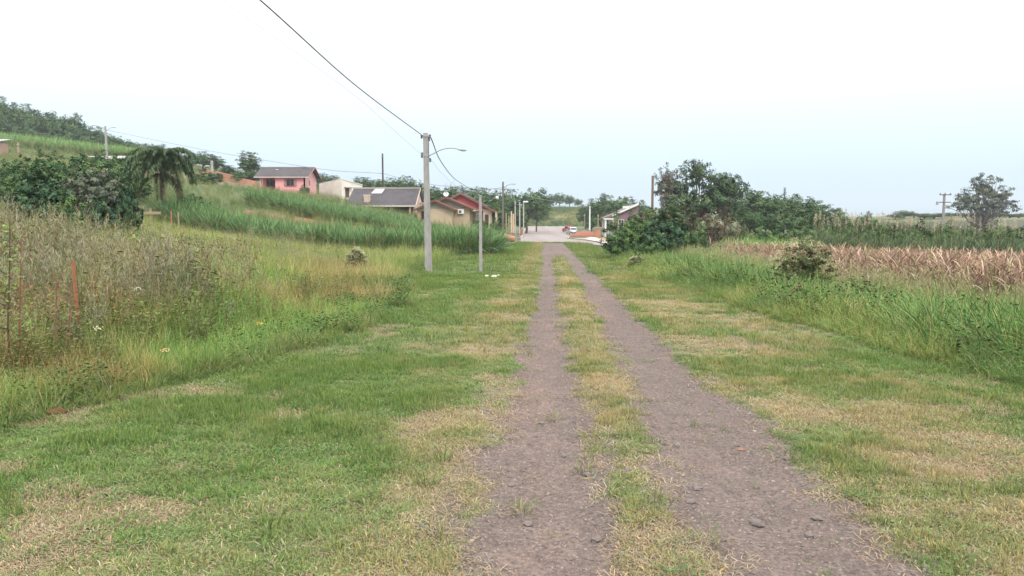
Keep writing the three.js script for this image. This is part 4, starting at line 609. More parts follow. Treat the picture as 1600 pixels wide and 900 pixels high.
{
  const wd = (px, D, py, w, m, name, label, cap) => { const x = site(px, D), y = H(x, D), h = upTo(py, D) - y, p = thing(name, label, 'pole', [x, y, -D]); part(p, 'pole', poleGeo(h, w * 1.2, w), m); part(p, 'top_band', box(w * 1.5, 0.12, w * 1.5, 0, h - 0.35, 0), M.metal); if (cap) part(p, 'floodlight', rbox(0.75, 0.22, 0.4, 0.3, h - 0.02, 0, 0.04), M.lampWhite); return p; };
  wd(600, 108, 240, 0.2, M.darkWood, 'wooden_pole', 'tall dark wooden pole in front of the grey roofed house');
  const m1 = wd(336, 105, 251, 0.24, M.paleConcrete, 'meter_post', 'pale post with white meter box below the red cutting'); part(m1, 'meter_box', rbox(0.7, 0.6, 0.3, 0.4, 0.9, 0.1, 0.03), M.lampWhite);
  wd(805, 89.5, 314, 0.13, M.paleConcrete, 'concrete_post', 'pale concrete post nearest the paling fence in the row by the street');
  wd(812, 100, 316, 0.13, M.paleConcrete, 'concrete_post', 'pale concrete post in the middle of the row by the street');
  wd(818, 116, 315, 0.16, M.paleConcrete, 'concrete_post', 'pale concrete post with a white floodlight on top', true);
  wd(921, 150, 322, 0.24, M.lampWhite, 'white_pole', 'tall white pole beside the red earth mound');
  wd(913, 160, 334, 0.2, M.greyWood, 'grey_pole', 'thin grey pole behind the concrete block stacks');
  wd(934, 122, 334, 0.15, M.tanWood, 'tan_pole', 'thin tan wooden pole by the orange sand pile');
  wd(38, 108, 222, 0.22, M.tanWood, 'tan_pole', 'pale wooden pole beside the hillside shed');
  const pb = wd(1018, 96, 275, 0.26, mat(0.24, 0.17, 0.12, { map: rep(streaky, 2, 0.5) }), 'brown_pole', 'brown wooden pole with white cap rising out of the roadside bushes'); part(pb, 'cap', box(0.7, 0.16, 0.4, 0.1, upTo(275, 96) - H(site(1018, 96), 96) + 0.09, 0), M.lampWhite);
  // utility pole with two crossarms
  const D = 125, x = site(1471, D), y = H(x, D), h = upTo(303, D) - y, u = thing('utility_pole', 'utility pole with two wooden crossarms beside the feathery tree', 'utility pole', [x, y, -D]);
  part(u, 'pole', poleGeo(h, 0.4, 0.3), mat(0.3, 0.28, 0.27)); part(u, 'crossarm', box(1.9, 0.14, 0.14, 0.05, h - 0.15, 0.2), mat(0.16, 0.14, 0.13)); part(u, 'crossarm', box(2.3, 0.14, 0.14, -0.15, h - 1.35, 0.2), mat(0.16, 0.14, 0.13)); for (const dx of [-0.8, 0, 0.85]) insulator(u, dx, h, 0.2).scale.setScalar(2); const tr = part(u, 'transformer', cyl(0.2, 0.2, 0.5, -1.2, h - 1.75, 0.2), M.metal);
  // posts at the street corner
  for (const [px, D, py, w, m, label] of [[791, 87, 333, 0.14, M.tanWood, 'thin tan fence post beside the dark street pole'], [795, 88, 337, 0.13, M.tanWood, 'second thin tan fence post from the dark street pole'], [799, 96, 330, 0.16, mat(0.6, 0.5, 0.38), 'cream gate post behind the thin tan fence posts'], [802, 100, 334, 0.2, mat(0.62, 0.4, 0.26), 'orange painted gate post at the street corner']]) { const x2 = site(px, D); single('fence_post', poleGeo(upTo(py, D) - H(x2, D), w * 1.1, w), m, label, 'fence post', at(x2, D)); }
  single('clay_pipe', new THREE.LatheGeometry([[0.26, 0], [0.34, 0], [0.34, 1.1], [0.4, 1.12], [0.4, 1.3], [0.26, 1.3], [0.26, 0]].map(a => new THREE.Vector2(...a)), 18).rotateZ(Math.PI / 2 - 0.2).translate(0.6, 0.42, 0), mat(0.45, 0.22, 0.14), 'orange clay pipe lying at the corner of the street', 'pipe', at(site(795, 84), 84), 0.5);
  single('garden_wall', box(0.3, 1.5, 14, 0, 0.6, 0), mat(0.4, 0.15, 0.1, { map: rep(mottled, 0.5) }), 'low red brick wall along the left side of the street', 'wall', at(2.0, 150, 0), -0.04);
}
{ // fence posts by the palm
  for (const [px, D, py, lab] of [[225, 36, 344, 'short tan fence post below the palm'], [238, 38, 325, 'tan fence post carrying a rail below the palm'], [226, 40, 322, 'thin pale stake behind the railed post'], [270, 50, 330, 'reddish stake at the foot of the palm'], [281, 52, 331, 'grey stake between the palm and the cane']]) { const x = site(px, D); single('wooden_stake', poleGeo(upTo(py, D) - H(x, D), 0.09, 0.075), px === 270 ? mat(0.36, 0.16, 0.1) : M.tanWood, lab, 'stake', at(x, D)); }
  const x = site(238, 38), t = single('fence_rail', rbox(1.35, 0.14, 0.05, 0, 0, 0, 0.01), M.tanWood, 'pale horizontal rail nailed to the tan fence post', 'rail', [x - 0.15, upTo(333, 38), -37.93]);
}
// ------------------------------------------------------------------ parked cars
function car(label, color, pos, turn, hatch) {
  const c = thing('parked_car', label, 'car', pos, turn, null), paint = new THREE.MeshPhysicalMaterial({ color: col(...color), roughness: 0.35, metalness: 0.3, clearcoat: 0.8, clearcoatRoughness: 0.1 });
  const ext = (pts, w, bev = 0.06) => { const g = new THREE.ExtrudeGeometry(new THREE.Shape(pts.map(a => new THREE.Vector2(...a))), { depth: w - 2 * bev, bevelEnabled: true, bevelSize: bev, bevelThickness: bev, bevelSegments: 2 }); g.translate(0, 0, -(w - 2 * bev) / 2); return g; };
  // x forward
  part(c, 'body', ext([[-1.95, 0.3], [-1.98, 0.7], [-1.9, 0.92], [1.0, 0.92], [1.85, 0.8], [1.98, 0.6], [1.95, 0.3]], 1.66), paint);
  part(c, 'roof', ext(hatch ? [[-1.82, 0.93], [-1.5, 1.45], [0.15, 1.47], [1.0, 0.93]] : [[-1.6, 0.93], [-1.0, 1.42], [0.2, 1.44], [1.0, 0.93]], 1.42, 0.08), paint);
  const rx = hatch ? -1.72 : -1.36; const rw = part(c, 'rear_window', box(0.04, 0.42, 1.2), M.glass); rw.position.set(rx - 0.05, 1.2, 0); rw.rotation.z = hatch ? -0.55 : -0.88;
  const ws = part(c, 'windscreen', box(0.04, 0.62, 1.25), M.glass); ws.position.set(0.65, 1.21, 0); ws.rotation.z = 1.0;
  for (const s of [-1, 1]) { part(c, 'side_window', box(0.8, 0.34, 0.03, -0.9, 1.18, s * 0.72), M.glass); part(c, 'side_window', box(0.75, 0.34, 0.03, 0.0, 1.18, s * 0.72), M.glass); part(c, 'tail_light', box(0.08, 0.24, 0.26, -2.0, 0.8, s * 0.66), mat(0.5, 0.02, 0.02, { roughness: 0.2 })); part(c, 'headlight', box(0.1, 0.16, 0.34, 1.93, 0.72, s * 0.6), M.lampWhite); part(c, 'mirror', box(0.12, 0.12, 0.18, 0.75, 1.0, s * 0.93), paint);
    for (const wx of [-1.25, 1.25]) { const w = part(c, 'wheel', new THREE.TorusGeometry(0.22, 0.09, 8, 20), M.black); w.position.set(wx, 0.31, s * 0.76); part(w, 'rim', cyl(0.17, 0.17, 0.1, 0, -0.05, 0, 12).rotateX(Math.PI / 2), M.metal); } }
  part(c, 'bumper', rbox(0.14, 0.22, 1.6, -1.98, 0.42, 0, 0.04), mat(0.08, 0.08, 0.085)); part(c, 'number_plate', box(0.02, 0.13, 0.4, -2.065, 0.56, 0), M.lampWhite); return c;
}
{ const D = 163, x = site(893, D); car('parked silver hatchback on the paved street', [0.42, 0.46, 0.5], [x, ground(x, D) + 0.052, -D], Math.PI / 2 + 0.12, true); }
{ const D = 180, x = site(888, D); car('parked red car with pale roof behind the silver hatchback', [0.5, 0.02, 0.05], [x, ground(x, D) + 0.052, -D], Math.PI / 2 + 0.3, false); }

// ------------------------------------------------------------------ tall grasses, cane, corn, weeds
const G = {};
G.cane = [1, 2, 3].map(k => { const P = tuft(300 + k, 26, 0.3, 1.2, 2.2, 0.1, 1.05, 0.05, 4, [[0.14, 0.25, 0.1], [0.18, 0.31, 0.12], [0.11, 0.2, 0.085], [0.24, 0.34, 0.15]]), R = rng(310 + k); for (let j = 0; j < 12; j++) { const a = R() * 6.28, q = 0.22 * R(); P.blade([Math.cos(a) * q, 0.1 + 0.5 * R(), Math.sin(a) * q], a, 0.45 + 0.4 * R(), 1.3 + 0.6 * R(), 0.035, 3, vary(R, pick(R, [[0.34, 0.26, 0.15], [0.27, 0.18, 0.11]]), 0.2)); } for (let j = 0; j < 7; j++) { const a = R() * 6.28, q = 0.2 * R(), b = [Math.cos(a) * q, -0.05, Math.sin(a) * q]; P.limb([b, [b[0] * 1.1, 0.5, b[2] * 1.1], [b[0] * 1.3, 1.0, b[2] * 1.3]], 0.014, 0.01, 3, vary(R, [0.3, 0.23, 0.13], 0.2)); } return P.build(); });
G.corn = [1, 2, 3, 4].map(k => { const P = new Plant(), R = rng(330 + k), h = 1.25 + 0.35 * R(), tan = [[0.44, 0.31, 0.24], [0.36, 0.24, 0.19], [0.52, 0.39, 0.3], [0.28, 0.18, 0.14], [0.36, 0.29, 0.19]]; P.limb([[0, -0.05, 0], [0.02, h * 0.5, 0.01], [0.05 * (R() - 0.5), h, 0.03]], 0.013, 0.007, 4, [0.3, 0.2, 0.14]); for (let j = 0; j < 11; j++) { const y = 0.25 + (h - 0.35) * j / 10, a = j * 2.6 + R(); P.blade([0, y, 0], a, 0.28 + 0.3 * R(), 0.5 + 0.95 * R(), 0.04, 5, vary(R, pick(R, tan), 0.2), R()); } for (let j = 0; j < 7; j++) P.blade([0, h - 0.03, 0], R() * 6.28, 0.18, 0.15 + 0.5 * R(), 0.01, 2, [0.42, 0.3, 0.24]); for (let j = 0; j < 2; j++) P.limb([[0, h * 0.45, 0], [0.06, h * 0.45 + 0.1, 0.02], [0.1, h * 0.45 - 0.06, 0.04]], 0.03, 0.012, 5, [0.45, 0.34, 0.22]); return P.build(); });
G.reed = [1, 2].map(k => tuft(340 + k, 34, 0.45, 1.9, 3.1, 0.15, 0.85, 0.045, 5, [[0.08, 0.135, 0.07], [0.1, 0.16, 0.08], [0.06, 0.1, 0.055], [0.15, 0.17, 0.1]]).build());
G.reedPlumes = [1, 2].map(k => { const R = rng(350 + k), P = tuft(355 + k, 26, 0.4, 1.8, 2.9, 0.15, 0.8, 0.045, 5, [[0.09, 0.14, 0.075], [0.11, 0.16, 0.09], [0.15, 0.17, 0.1]]), Q = new Plant(); for (let j = 0; j < 2; j++) { const a = R() * 6.28, q = 0.4 * R(), h = 2.8 + 0.8 * R(), tip = [Math.cos(a) * (q + 0.25), h, Math.sin(a) * (q + 0.25)]; P.limb([[Math.cos(a) * q, 0, Math.sin(a) * q], [Math.cos(a) * (q + 0.1), h * 0.6, Math.sin(a) * (q + 0.1)], tip], 0.012, 0.006, 3, [0.28, 0.26, 0.14]); for (let m = 0; m < 46; m++) { const t = R(), r = 0.12 * Math.sin(Math.PI * clamp(t * 0.92 + 0.06)); Q.blade([tip[0] + (R() - 0.5) * r, tip[1] - 0.12 + t * 0.6, tip[2] + (R() - 0.5) * r], R() * 6.28, 0.16, 0.5 + 0.6 * R(), 0.024, 2, vary(R, [0.55, 0.47, 0.36], 0.15)); } } return [P.build(), Q.build()]; });
G.bank = [1, 2, 3].map(k => tuft(360 + k, 30, 0.2, 0.3, 0.95, 0.2, 1.35, 0.014, 4, [[0.14, 0.24, 0.062], [0.185, 0.29, 0.08], [0.115, 0.205, 0.06], [0.22, 0.3, 0.11], [0.3, 0.28, 0.15]]).build());
G.tallGrass = [1, 2, 3].map(k => tuft(370 + k, 26, 0.14, 0.45, 1.0, 0.15, 0.9, 0.009, 4, [[0.17, 0.225, 0.08], [0.22, 0.235, 0.1], [0.14, 0.195, 0.065], [0.31, 0.27, 0.15]], [0.37, 0.29, 0.18]).build());
G.seed = [1, 2, 3].map(k => { const R = rng(380 + k), P = tuft(385 + k, 10, 0.12, 0.35, 0.7, 0.2, 0.9, 0.007, 3, [[0.13, 0.17, 0.06], [0.2, 0.19, 0.09]]); for (let j = 0; j < 11; j++) { const a = R() * 6.28, tip = P.blade([Math.cos(a) * 0.08, 0, Math.sin(a) * 0.08], a, 0.8 + 0.5 * R(), 0.1 + 0.25 * R(), 0.006, 4, vary(R, [0.26, 0.2, 0.13], 0.2)); for (let m = 0; m < 22; m++) { const t = R(); P.blade([tip[0] * (1 - 0.12 * t), tip[1] * (1 - 0.3 * t), tip[2] * (1 - 0.12 * t)], R() * 6.28, 0.05 + 0.07 * R(), 0.3 + 0.6 * R(), 0.007, 2, vary(R, pick(R, [[0.32, 0.26, 0.23], [0.37, 0.32, 0.24], [0.27, 0.24, 0.19], [0.34, 0.33, 0.2], [0.24, 0.27, 0.14]]), 0.2)); } } return P.build(); });
G.herb = [1, 2, 3].map(k => { const R = rng(390 + k), P = new Plant(); for (let s = 0; s < 4; s++) { const a = R() * 6.28, h = 0.5 + 0.5 * R(), tx = Math.cos(a) * 0.22, tz = Math.sin(a) * 0.22; P.limb([[0, 0, 0], [tx * 0.5, h * 0.55, tz * 0.5], [tx, h, tz]], 0.008, 0.003, 3, [0.2, 0.13, 0.09]); for (let j = 0; j < 26; j++) { const t = 0.15 + 0.85 * R(), n = [R() - 0.5, 0.6 + R() * 0.5, R() - 0.5], l = Math.hypot(...n); P.leaf([tx * t + (R() - 0.5) * 0.2, h * t, tz * t + (R() - 0.5) * 0.2], n.map(v => v / l), 0.06 * (0.5 + 0.9 * R()), 0.024, vary(R, pick(R, [[0.09, 0.14, 0.05], [0.13, 0.16, 0.07], [0.17, 0.14, 0.09]]), 0.2), R); } } return P.build(); });
G.vine = [1, 2].map(k => { const R = rng(395 + k), P = new Plant(); for (let j = 0; j < 46; j++) { const n = [1.6 * (R() - 0.5), 0.6 + 0.6 * R(), 1.6 * (R() - 0.5)], l = Math.hypot(...n), a = R() * 6.28, q = 0.35 * Math.sqrt(R()); P.leaf([Math.cos(a) * q, 0.06 + 0.4 * R(), Math.sin(a) * q], n.map(v => v / l), 0.065 * (0.6 + 0.8 * R()), 0.035, vary(R, pick(R, [[0.08, 0.15, 0.05], [0.06, 0.12, 0.04], [0.11, 0.18, 0.06]]), 0.2), R); } return P.build(); });

// cane in two bands left of the track, and beyond
const inCane = (x, D) => { const e = edgeL(D); const f = poly([[-30, 60], [-23, 54], [-15, 48.5], [-8, 46], [-3, 47], [0, 50]], x), b = f + poly([[-30, 3], [-15, 6], [0, 9]], x); return x < -1.2 - (D - 46) * -0.02 && D > f && D < b; };
scatter('sugar_cane', G.cane, M.leaf, 'tall blue green sugar cane band in front of the houses', 'sugar cane', 7000, (R) => { const x = -26 + 25.5 * R(), D = 45 + 20 * R(); if (!inCane(x, D)) return null; return { x, D, s: (0.7 + 0.4 * R()) * (0.8 + 0.5 * fbm(x * 0.35, D * 0.5, 2)), c: vary(R, W3, 0.16), tilt: 0.2 }; });
scatter('sugar_cane', G.cane, M.leaf, 'second sugar cane band close to the houses', 'sugar cane', 4200, (R) => { const D = 69 + 13 * R(), x = site(lerp(395, 735, R()), D); const cut = poly([[395, 8], [480, 0], [735, 0]], 800 + x / D * 1200); if (D < 70 + cut) return null; if (vn(x * 0.4, D * 0.4) < 0.22) return null; return { x, D, s: (0.75 + 0.4 * R()) * poly([[-26, 1], [-18, 0.75], [-9, 0.62], [-5, 0.6]], x), c: vary(R, W3, 0.12), tilt: 0.1 }; });
scatter('hill_cane', G.cane, M.leaf, 'pale green cane field high on the left hillside', 'sugar cane', 4500, (R) => { const D = 165 + 48 * R(), x = -D * (0.47 + 0.28 * R()); return { x, D, s: 1.3 + 0.5 * R(), c: vary(R, [1.45, 1.35, 1.25], 0.12), tilt: 0.1 }; });
scatter('young_cane', G.cane, M.leaf, 'young bright cane patch behind the dry corn', 'sugar cane', 1500, (R) => { const D = 42 + 9 * R(), x = site(lerp(1140, 1265, R()), D); return { x, D, s: 0.75 + 0.3 * R(), c: vary(R, [1.25, 1.2, 1.05], 0.12), tilt: 0.1 }; });
// hillside rough grass between
scatter('hill_grass', G.tallGrass, grassMat, 'rough grass over the left hillside', 'grass', 16000, (R) => { const D = 55 + 190 * R() ** 1.5, x = leftX0(D) - 1 - (D * 0.75) * R(); if (D > 105 && D < 150 && x < -38 && x > -62 && R() < 0.75) return null; if (inCane(x, D)) return null; const n = fbm(x * 0.07, D * 0.07, 2); return { x, D, s: 0.7 + 0.4 * R() + D * 0.002, c: vary(R, n > 0.5 ? [0.7, 0.9, 0.75] : [0.95, 1.05, 0.85], 0.2) }; });
scatter('rise_grass', G.bank, grassMat, 'rough green growth on the rise behind the street', 'grass', 9000, (R) => { const D = 236 + 70 * R(), x = -25 + 75 * R(); const n = fbm(x * 0.12, D * 0.09, 2); if (n < 0.35) return null; return { x, D, s: 1.0 + 1.6 * R() * R(), c: vary(R, n > 0.52 ? [0.62, 0.68, 0.8] : [1.3, 1.0, 1.1], 0.2) }; });
// left field between weeds and cane
scatter('field_grass', G.tallGrass, grassMat, 'light green grass in the field below the cane', 'grass', 14000, (R) => { const D = 22 + 34 * R(), x = edgeL(D) - 0.2 - (D * 0.66 + edgeL(D)) * R(); if (inCane(x, D - 0.5) || (D > 38 && x > -22 && inCane(x, D + 2.2) && R() < 0.85)) return null; const n = fbm(x * 0.2, D * 0.2, 3); if (D > 40 && n > 0.58 && R() < 0.75) return null; return { x, D, s: (0.5 + 0.6 * R()) * (0.7 + 0.6 * n), c: vary(R, n > 0.47 ? [1.05, 1.35, 0.9] : [1.35, 1.3, 1.05], 0.22) }; });
// weeds on the near left bank: higher and browner away from the track
const weedH = (x, D) => sst(0.1, 3.2, edgeL(D) - x) * (1 - 0.4 * sst(14, 30, D)) * (0.55 + 0.95 * sst(0.25, 0.75, fbm(x * 0.55 + 13, D * 0.5, 3)));
const weedSite = (R) => { const D = 5.5 + 31 * R() ** 1.25, lim = D * 0.72 + 1.5, e = edgeL(D), x = e - (lim + e) * R(); return x > e || -x > lim ? null : { x, D }; };
scatter('weed_grass', G.tallGrass, grassMat, 'tall mixed green grass on the left bank', 'grass', 15000, (R) => { const p = weedSite(R); if (!p) return null; const h = weedH(p.x, p.D), n = fbm(p.x * 0.45 + 9, p.D * 0.45, 3); return { ...p, tilt: 0.2, s: (0.42 + 0.6 * h) * (0.55 + 0.7 * R()), c: vary(R, n > 0.6 ? [1.3, 1.12, 0.92] : n > 0.48 ? [1.25, 1.38, 0.95] : [0.95, 1.42, 0.8], 0.26) }; });
scatter('seeding_grass', G.seed, grassMat, 'purplish seeding grass rising above the left bank', 'grass', 9000, (R) => { const p = weedSite(R); if (!p) return null; const h = weedH(p.x, p.D), n = fbm(p.x * 0.35 + 40, p.D * 0.35, 2); if (h < 0.3 || n < 0.44 || R() > h * h * 0.15) return null; return { ...p, s: (0.45 + 0.68 * h) * (0.6 + 0.55 * R()), c: vary(R, [1.0, 1.02, 0.92], 0.2), tilt: 0.12 }; });
scatter('weed_herbs', G.herb, M.leaf, 'leafy herbs among the grass of the left bank', 'weeds', 2200, (R) => { const p = weedSite(R); if (!p) return null; const h = weedH(p.x, p.D), n = fbm(p.x * 0.5 + 70, p.D * 0.5, 2); if (h < 0.15 || n < 0.45) return null; return { ...p, s: (0.45 + 0.75 * h) * (0.7 + 0.5 * R()), c: vary(R, [1.05, 1.3, 0.9], 0.25) }; });
scatter('creeping_weeds', G.vine, M.leaf, 'low creeping broad leaves at the foot of the bank', 'weeds', 420, (R) => { const D = 6 + 18 * R(), x = edgeL(D) + 0.15 - 1.6 * R(); if (fbm(x * 0.7, D * 0.7, 2) < 0.52) return null; return { x, D, s: 0.5 + 0.4 * R(), c: vary(R, W3, 0.2) }; });
scatter('edge_grass', G.bank, grassMat, 'green grass along the foot of the left bank', 'grass', 3400, (R) => { const D = 5 + 40 * R(), x = edgeL(D) + 0.35 - 0.9 * R(); if (vn(x * 1.3, D * 1.1) < 0.42) return null; return { x, D, s: 0.22 + 0.3 * R(), c: vary(R, [1, 0.95, 0.9], 0.2) }; });
// lush bank on the right
scatter('bank_grass', G.bank, grassMat, 'lush long grass on the bank right of the lawn', 'grass', 12500, (R) => { const D = 8 + 46 * R() ** 1.15, e = edgeR(D), x = e - 0.1 + 5.2 * R() ** 1.2; const h = sst(-0.1, 1.2, x - e), n = fbm(x * 0.4, D * 0.4, 2); return { x, D, s: (0.4 + 0.45 * h + 0.35 * h * sst(0.4, 0.7, n)) * (0.6 + 0.6 * R()), tilt: 0.25, c: vary(R, n > 0.5 ? [0.95, 1.05, 0.95] : [1.3, 1.2, 1.05], 0.25) }; });
scatter('bank_weeds', G.vine, M.leaf, 'broad leaved weeds among the right bank grass', 'weeds', 260, (R) => { const D = 8 + 25 * R(), e = edgeR(D), x = e + 0.2 + 4 * R(); if (fbm(x * 0.6 + 5, D * 0.6, 2) < 0.53) return null; return { x, D, s: 0.9 + 0.6 * R(), up: 0.25 * R(), c: vary(R, [0.85, 0.85, 0.9], 0.2) }; });
scatter('bank_stalks', G.seed, grassMat, 'pale seeding grass between the bank and the corn', 'grass', 380, (R) => { const D = 13 + 30 * R(), x = edgeR(D) + 3.0 + 1.6 * R(); return { x, D, s: 0.75 + 0.4 * R(), c: vary(R, [1.15, 1.3, 0.9], 0.2), tilt: 0.1 }; });
// dry corn: the front plants one by one, the field behind as a mass
{
  const front = (D) => 9.8 + 0.5 * (vn(D * 0.7, 9) - 0.5) + 0.02 * (D - 20), R = rng(612);
  for (let k = 0; k < 150; k++) { const D = 13 + 25 * ((k + R()) / 150), x = front(D) + 0.5 * R(), m = single('corn_plant', G.corn[k % 4], M.leaf, 'dry brown corn plant at the front edge of the field', 'corn plant', at(x, D, -0.02), R() * 6, 'front row of the dry corn field'); m.scale.setScalar(0.72 + 0.36 * R()); m.rotation.z = (R() - 0.5) * 0.3; }
  scatter('corn_field', G.corn, M.leaf, 'dense dry brown corn behind the front row', 'corn', 9000, (R2) => { const D = 12 + 32 * R2(), x = front(D) + 0.6 + (D * 0.75 - 6) * R2(); if (x > D * 0.72 + 3) return null; return { x, D, s: 0.7 + 0.38 * R2(), c: vary(R2, pick(R2, [[1, 1, 1], [1.15, 1.1, 1.05], [0.75, 0.7, 0.72], [0.85, 0.78, 0.76], [0.7, 0.85, 0.6]]), 0.14), tilt: 0.2 }; });
}
// tall reeds behind the corn: plumed clumps one by one
{
  const R = rng(640); const base = G.reedPlumes.map(([a, b], k) => [a, b]);
  for (let k = 0; k < 64; k++) { const D = 49 + 10 * R(), px = 1268 + 350 * ((k + R()) / 64), x = site(px, D), t = thing('reed_clump', 'tall reed clump with pale feathery plumes behind the dry corn', 'reeds', at(x, D, -0.03), R() * 6, 'plumed reed clumps behind the corn'); part(t, 'leaves', base[k % 2][0], M.leaf); part(t, 'plumes', base[k % 2][1], M.leaf); t.scale.setScalar(0.8 + 0.25 * R()); }
  scatter('reed_bed', G.reed, M.leaf, 'dense green reed bed between corn and skyline', 'reeds', 2600, (R2) => { const D = 46 + 26 * R2(), px = lerp(1262, 1660, R2()), x = site(px, D); return { x, D, s: (0.45 + 0.45 * R2()) * (0.7 + 0.7 * fbm(x * 0.3, D * 0.2, 2)), c: vary(R2, pick(R2, [[1, 1, 1.02], [1.3, 1.2, 1.1], [0.8, 0.85, 0.8], [1.3, 1.0, 0.8]]), 0.2), tilt: 0.1 }; });
  scatter('far_reeds', G.reed, M.leaf, 'brownish far growth below the skyline on the right', 'reeds', 3000, (R2) => { const D = 75 + 110 * R2(), x = site(lerp(1270, 1650, R2()), D); return { x, D, s: 0.8 + 0.5 * R2(), c: vary(R2, [0.85, 0.75, 0.6], 0.2), tilt: 0.1 }; });
}
for (const [px, D, py, w] of [[1275, 58, 345, 4], [1310, 56, 340, 4.2], [1335, 52, 350, 3.4], [1365, 55, 344, 4], [1400, 53, 350, 4], [1430, 56, 343, 4], [1460, 53, 350, 3.8], [1495, 56, 342, 4.2], [1530, 53, 349, 4], [1565, 56, 344, 4.2], [1600, 54, 348, 4]]) treeAt('bush', 'reed_bush', 'dull green bush half hidden among the tall reeds', 'bush', px, D, py - 4, w, px, 'bushes among the reeds');
// ------------------------------------------------------------------ single plants and stakes that stand out
{
  const R = rng(71);
  single('red_stake', poleGeo(upTo(408, 10.4) - H(site(119, 10.4), 10.4), 0.042, 0.036, 0.5), mat(0.4, 0.15, 0.085, { map: rep(streaky, 6, 2), bumpMap: rep(streaky, 8, 1), bumpScale: 0.004 }), 'orange red wooden stake standing in the weeds', 'stake', at(site(117, 10.4), 10.4)).rotation.z = 0.02;
  single('dead_stem', tube([[0, -0.1, 0], [0.01, 0.5, 0], [0.03, 1.0, 0.02]], 0.022, 10), mat(0.16, 0.1, 0.06), 'dark brown dead stem upright in the weeds', 'stem', at(site(388, 15.5), 15.5));
  const flowering = (label, px, D, py, w, seed) => { // shrub with a cream flowering top
    const x = site(px, D), y = H(x, D), h = upTo(py, D) - y, g = growTree(seed, { lobes: [[0, h * 0.62, 0, w * 0.34, h * 0.3, w * 0.34], [w * 0.18, h * 0.45, 0.05, w * 0.28, h * 0.3, w * 0.28], [-w * 0.18, h * 0.42, 0.05, w * 0.28, h * 0.3, w * 0.28], [0, h * 0.22, 0, w * 0.36, h * 0.22, w * 0.34]], clumps: 240, leaves: 30, leaf: 0.04, clumpR: 0.13, colors: [[0.13, 0.16, 0.065], [0.11, 0.14, 0.06], [0.16, 0.17, 0.08]], trunkH: h * 0.4, trunkR: 0.018, stems: 5, stemSpread: 0.18, fill: 0.4, limbEvery: 3, long: 1.7 });
    const o = thing('flowering_shrub', label, 'shrub', [x, y - 0.04, -D]); part(o, 'stem', g.trunk, M.bark); part(o, 'leaves', g.crown, M.leaf);
    const F = new Plant(), Rr = rng(seed + 1); for (let k = 0; k < 60; k++) { const a = Rr() * 6.28, t = Rr(), q = w * 0.44 * Math.sqrt(t), cx = Math.cos(a) * q, cz = Math.sin(a) * q, cy = h * (0.96 - 0.42 * t) + (Rr() - 0.5) * 0.1; for (let m = 0; m < 16; m++) F.leaf([cx + (Rr() - 0.5) * 0.15, cy + (Rr() - 0.5) * 0.06, cz + (Rr() - 0.5) * 0.15], [0.1, 0.95, 0.2], 0.045, 0.03, vary(Rr, [0.4, 0.37, 0.22], 0.2), Rr); } part(o, 'blossom', F.build(), M.leaf);
  };
  flowering('rounded shrub with cream blossom in front of the dry corn', 1256, 20, 364, 2.0, 700); flowering('small shrub with cream blossom near the concrete street pole', 557, 27, 384, 0.95, 720); flowering('low yellowish shrub at the foot of the right bush clump', 994, 33, 398, 0.75, 740);
  single('straw_grass_clump', tuft(730, 60, 0.2, 0.6, 1.35, 0.1, 0.75, 0.009, 5, [[0.3, 0.27, 0.12], [0.36, 0.3, 0.16], [0.24, 0.24, 0.1]]).build(), grassMat, 'tall straw coloured grass clump at the edge of the lawn', 'grass clump', at(site(592, 17.4), 17.4), 0);
  for (const [px, D, s] of [[1370, 17, 1.1], [1225, 19, 1], [1470, 14.5, 1.1], [1160, 29, 1.2]]) single('broad_grass_clump', tuft(731, 40, 0.2, 0.6, 1.15, 0.3, 1.1, 0.028, 5, [[0.15, 0.26, 0.07], [0.19, 0.3, 0.1], [0.11, 0.2, 0.05]]).build(), grassMat, 'broad bladed bright green grass clump on the right bank', 'grass clump', at(site(px, D), D, 0.1), px, 'broad grass clumps on the right bank').scale.setScalar(s);
  const sapling = (label, px, D, py, stemC, leafC, n, size, seed, lo) => { const x = site(px, D), y = H(x, D), h = upTo(py, D) - y, Rr = rng(seed), P = new Plant(), Q = new Plant(), tip = [0.06 * h, h, 0.02]; Q.limb([[0, -0.1, 0], [0.01, h * 0.4, 0], [0.04 * h, h * 0.75, 0.01], tip], 0.014, 0.005, 5); for (let k = 0; k < 6; k++) { const t = 0.35 + 0.6 * Rr(), a = Rr() * 6.28, L = 0.28 * (1.1 - t) + 0.12; Q.limb([[0.05 * h * t, h * t, 0], [Math.cos(a) * L * 0.6, h * t + 0.12, Math.sin(a) * L * 0.6], [Math.cos(a) * L, h * t + 0.25, Math.sin(a) * L]], 0.006, 0.003, 4); } for (let k = 0; k < n; k++) { const t = lo + (1 - lo) * Rr(), a = Rr() * 6.28, q = 0.3 * Math.sqrt(Rr()) * (1.25 - t); P.leaf([0.05 * h * t + Math.cos(a) * q, h * t, Math.sin(a) * q], [0.3 * (Rr() - 0.5), 0.75, 0.65 * Rr()], size * (0.7 + 0.6 * Rr()), size * 0.6, vary(Rr, pick(Rr, leafC), 0.2), Rr); } const o = thing('sapling', label, 'sapling', [x, y, -D]); part(o, 'stem', Q.build(), mat(...stemC)); part(o, 'leaves', P.build(), M.leaf); };
  sapling('sapling with bright green leaves and dark stem at the end of the weeds', 4, 8.4, 346, [0.1, 0.06, 0.045], [[0.13, 0.22, 0.05], [0.16, 0.26, 0.07]], 80, 0.06, 801, 0.35);
  sapling('thin reddish sapling beside the bright leaved sapling', 22, 8.8, 372, [0.26, 0.11, 0.07], [[0.24, 0.13, 0.09], [0.16, 0.16, 0.07]], 70, 0.055, 802, 0.4);
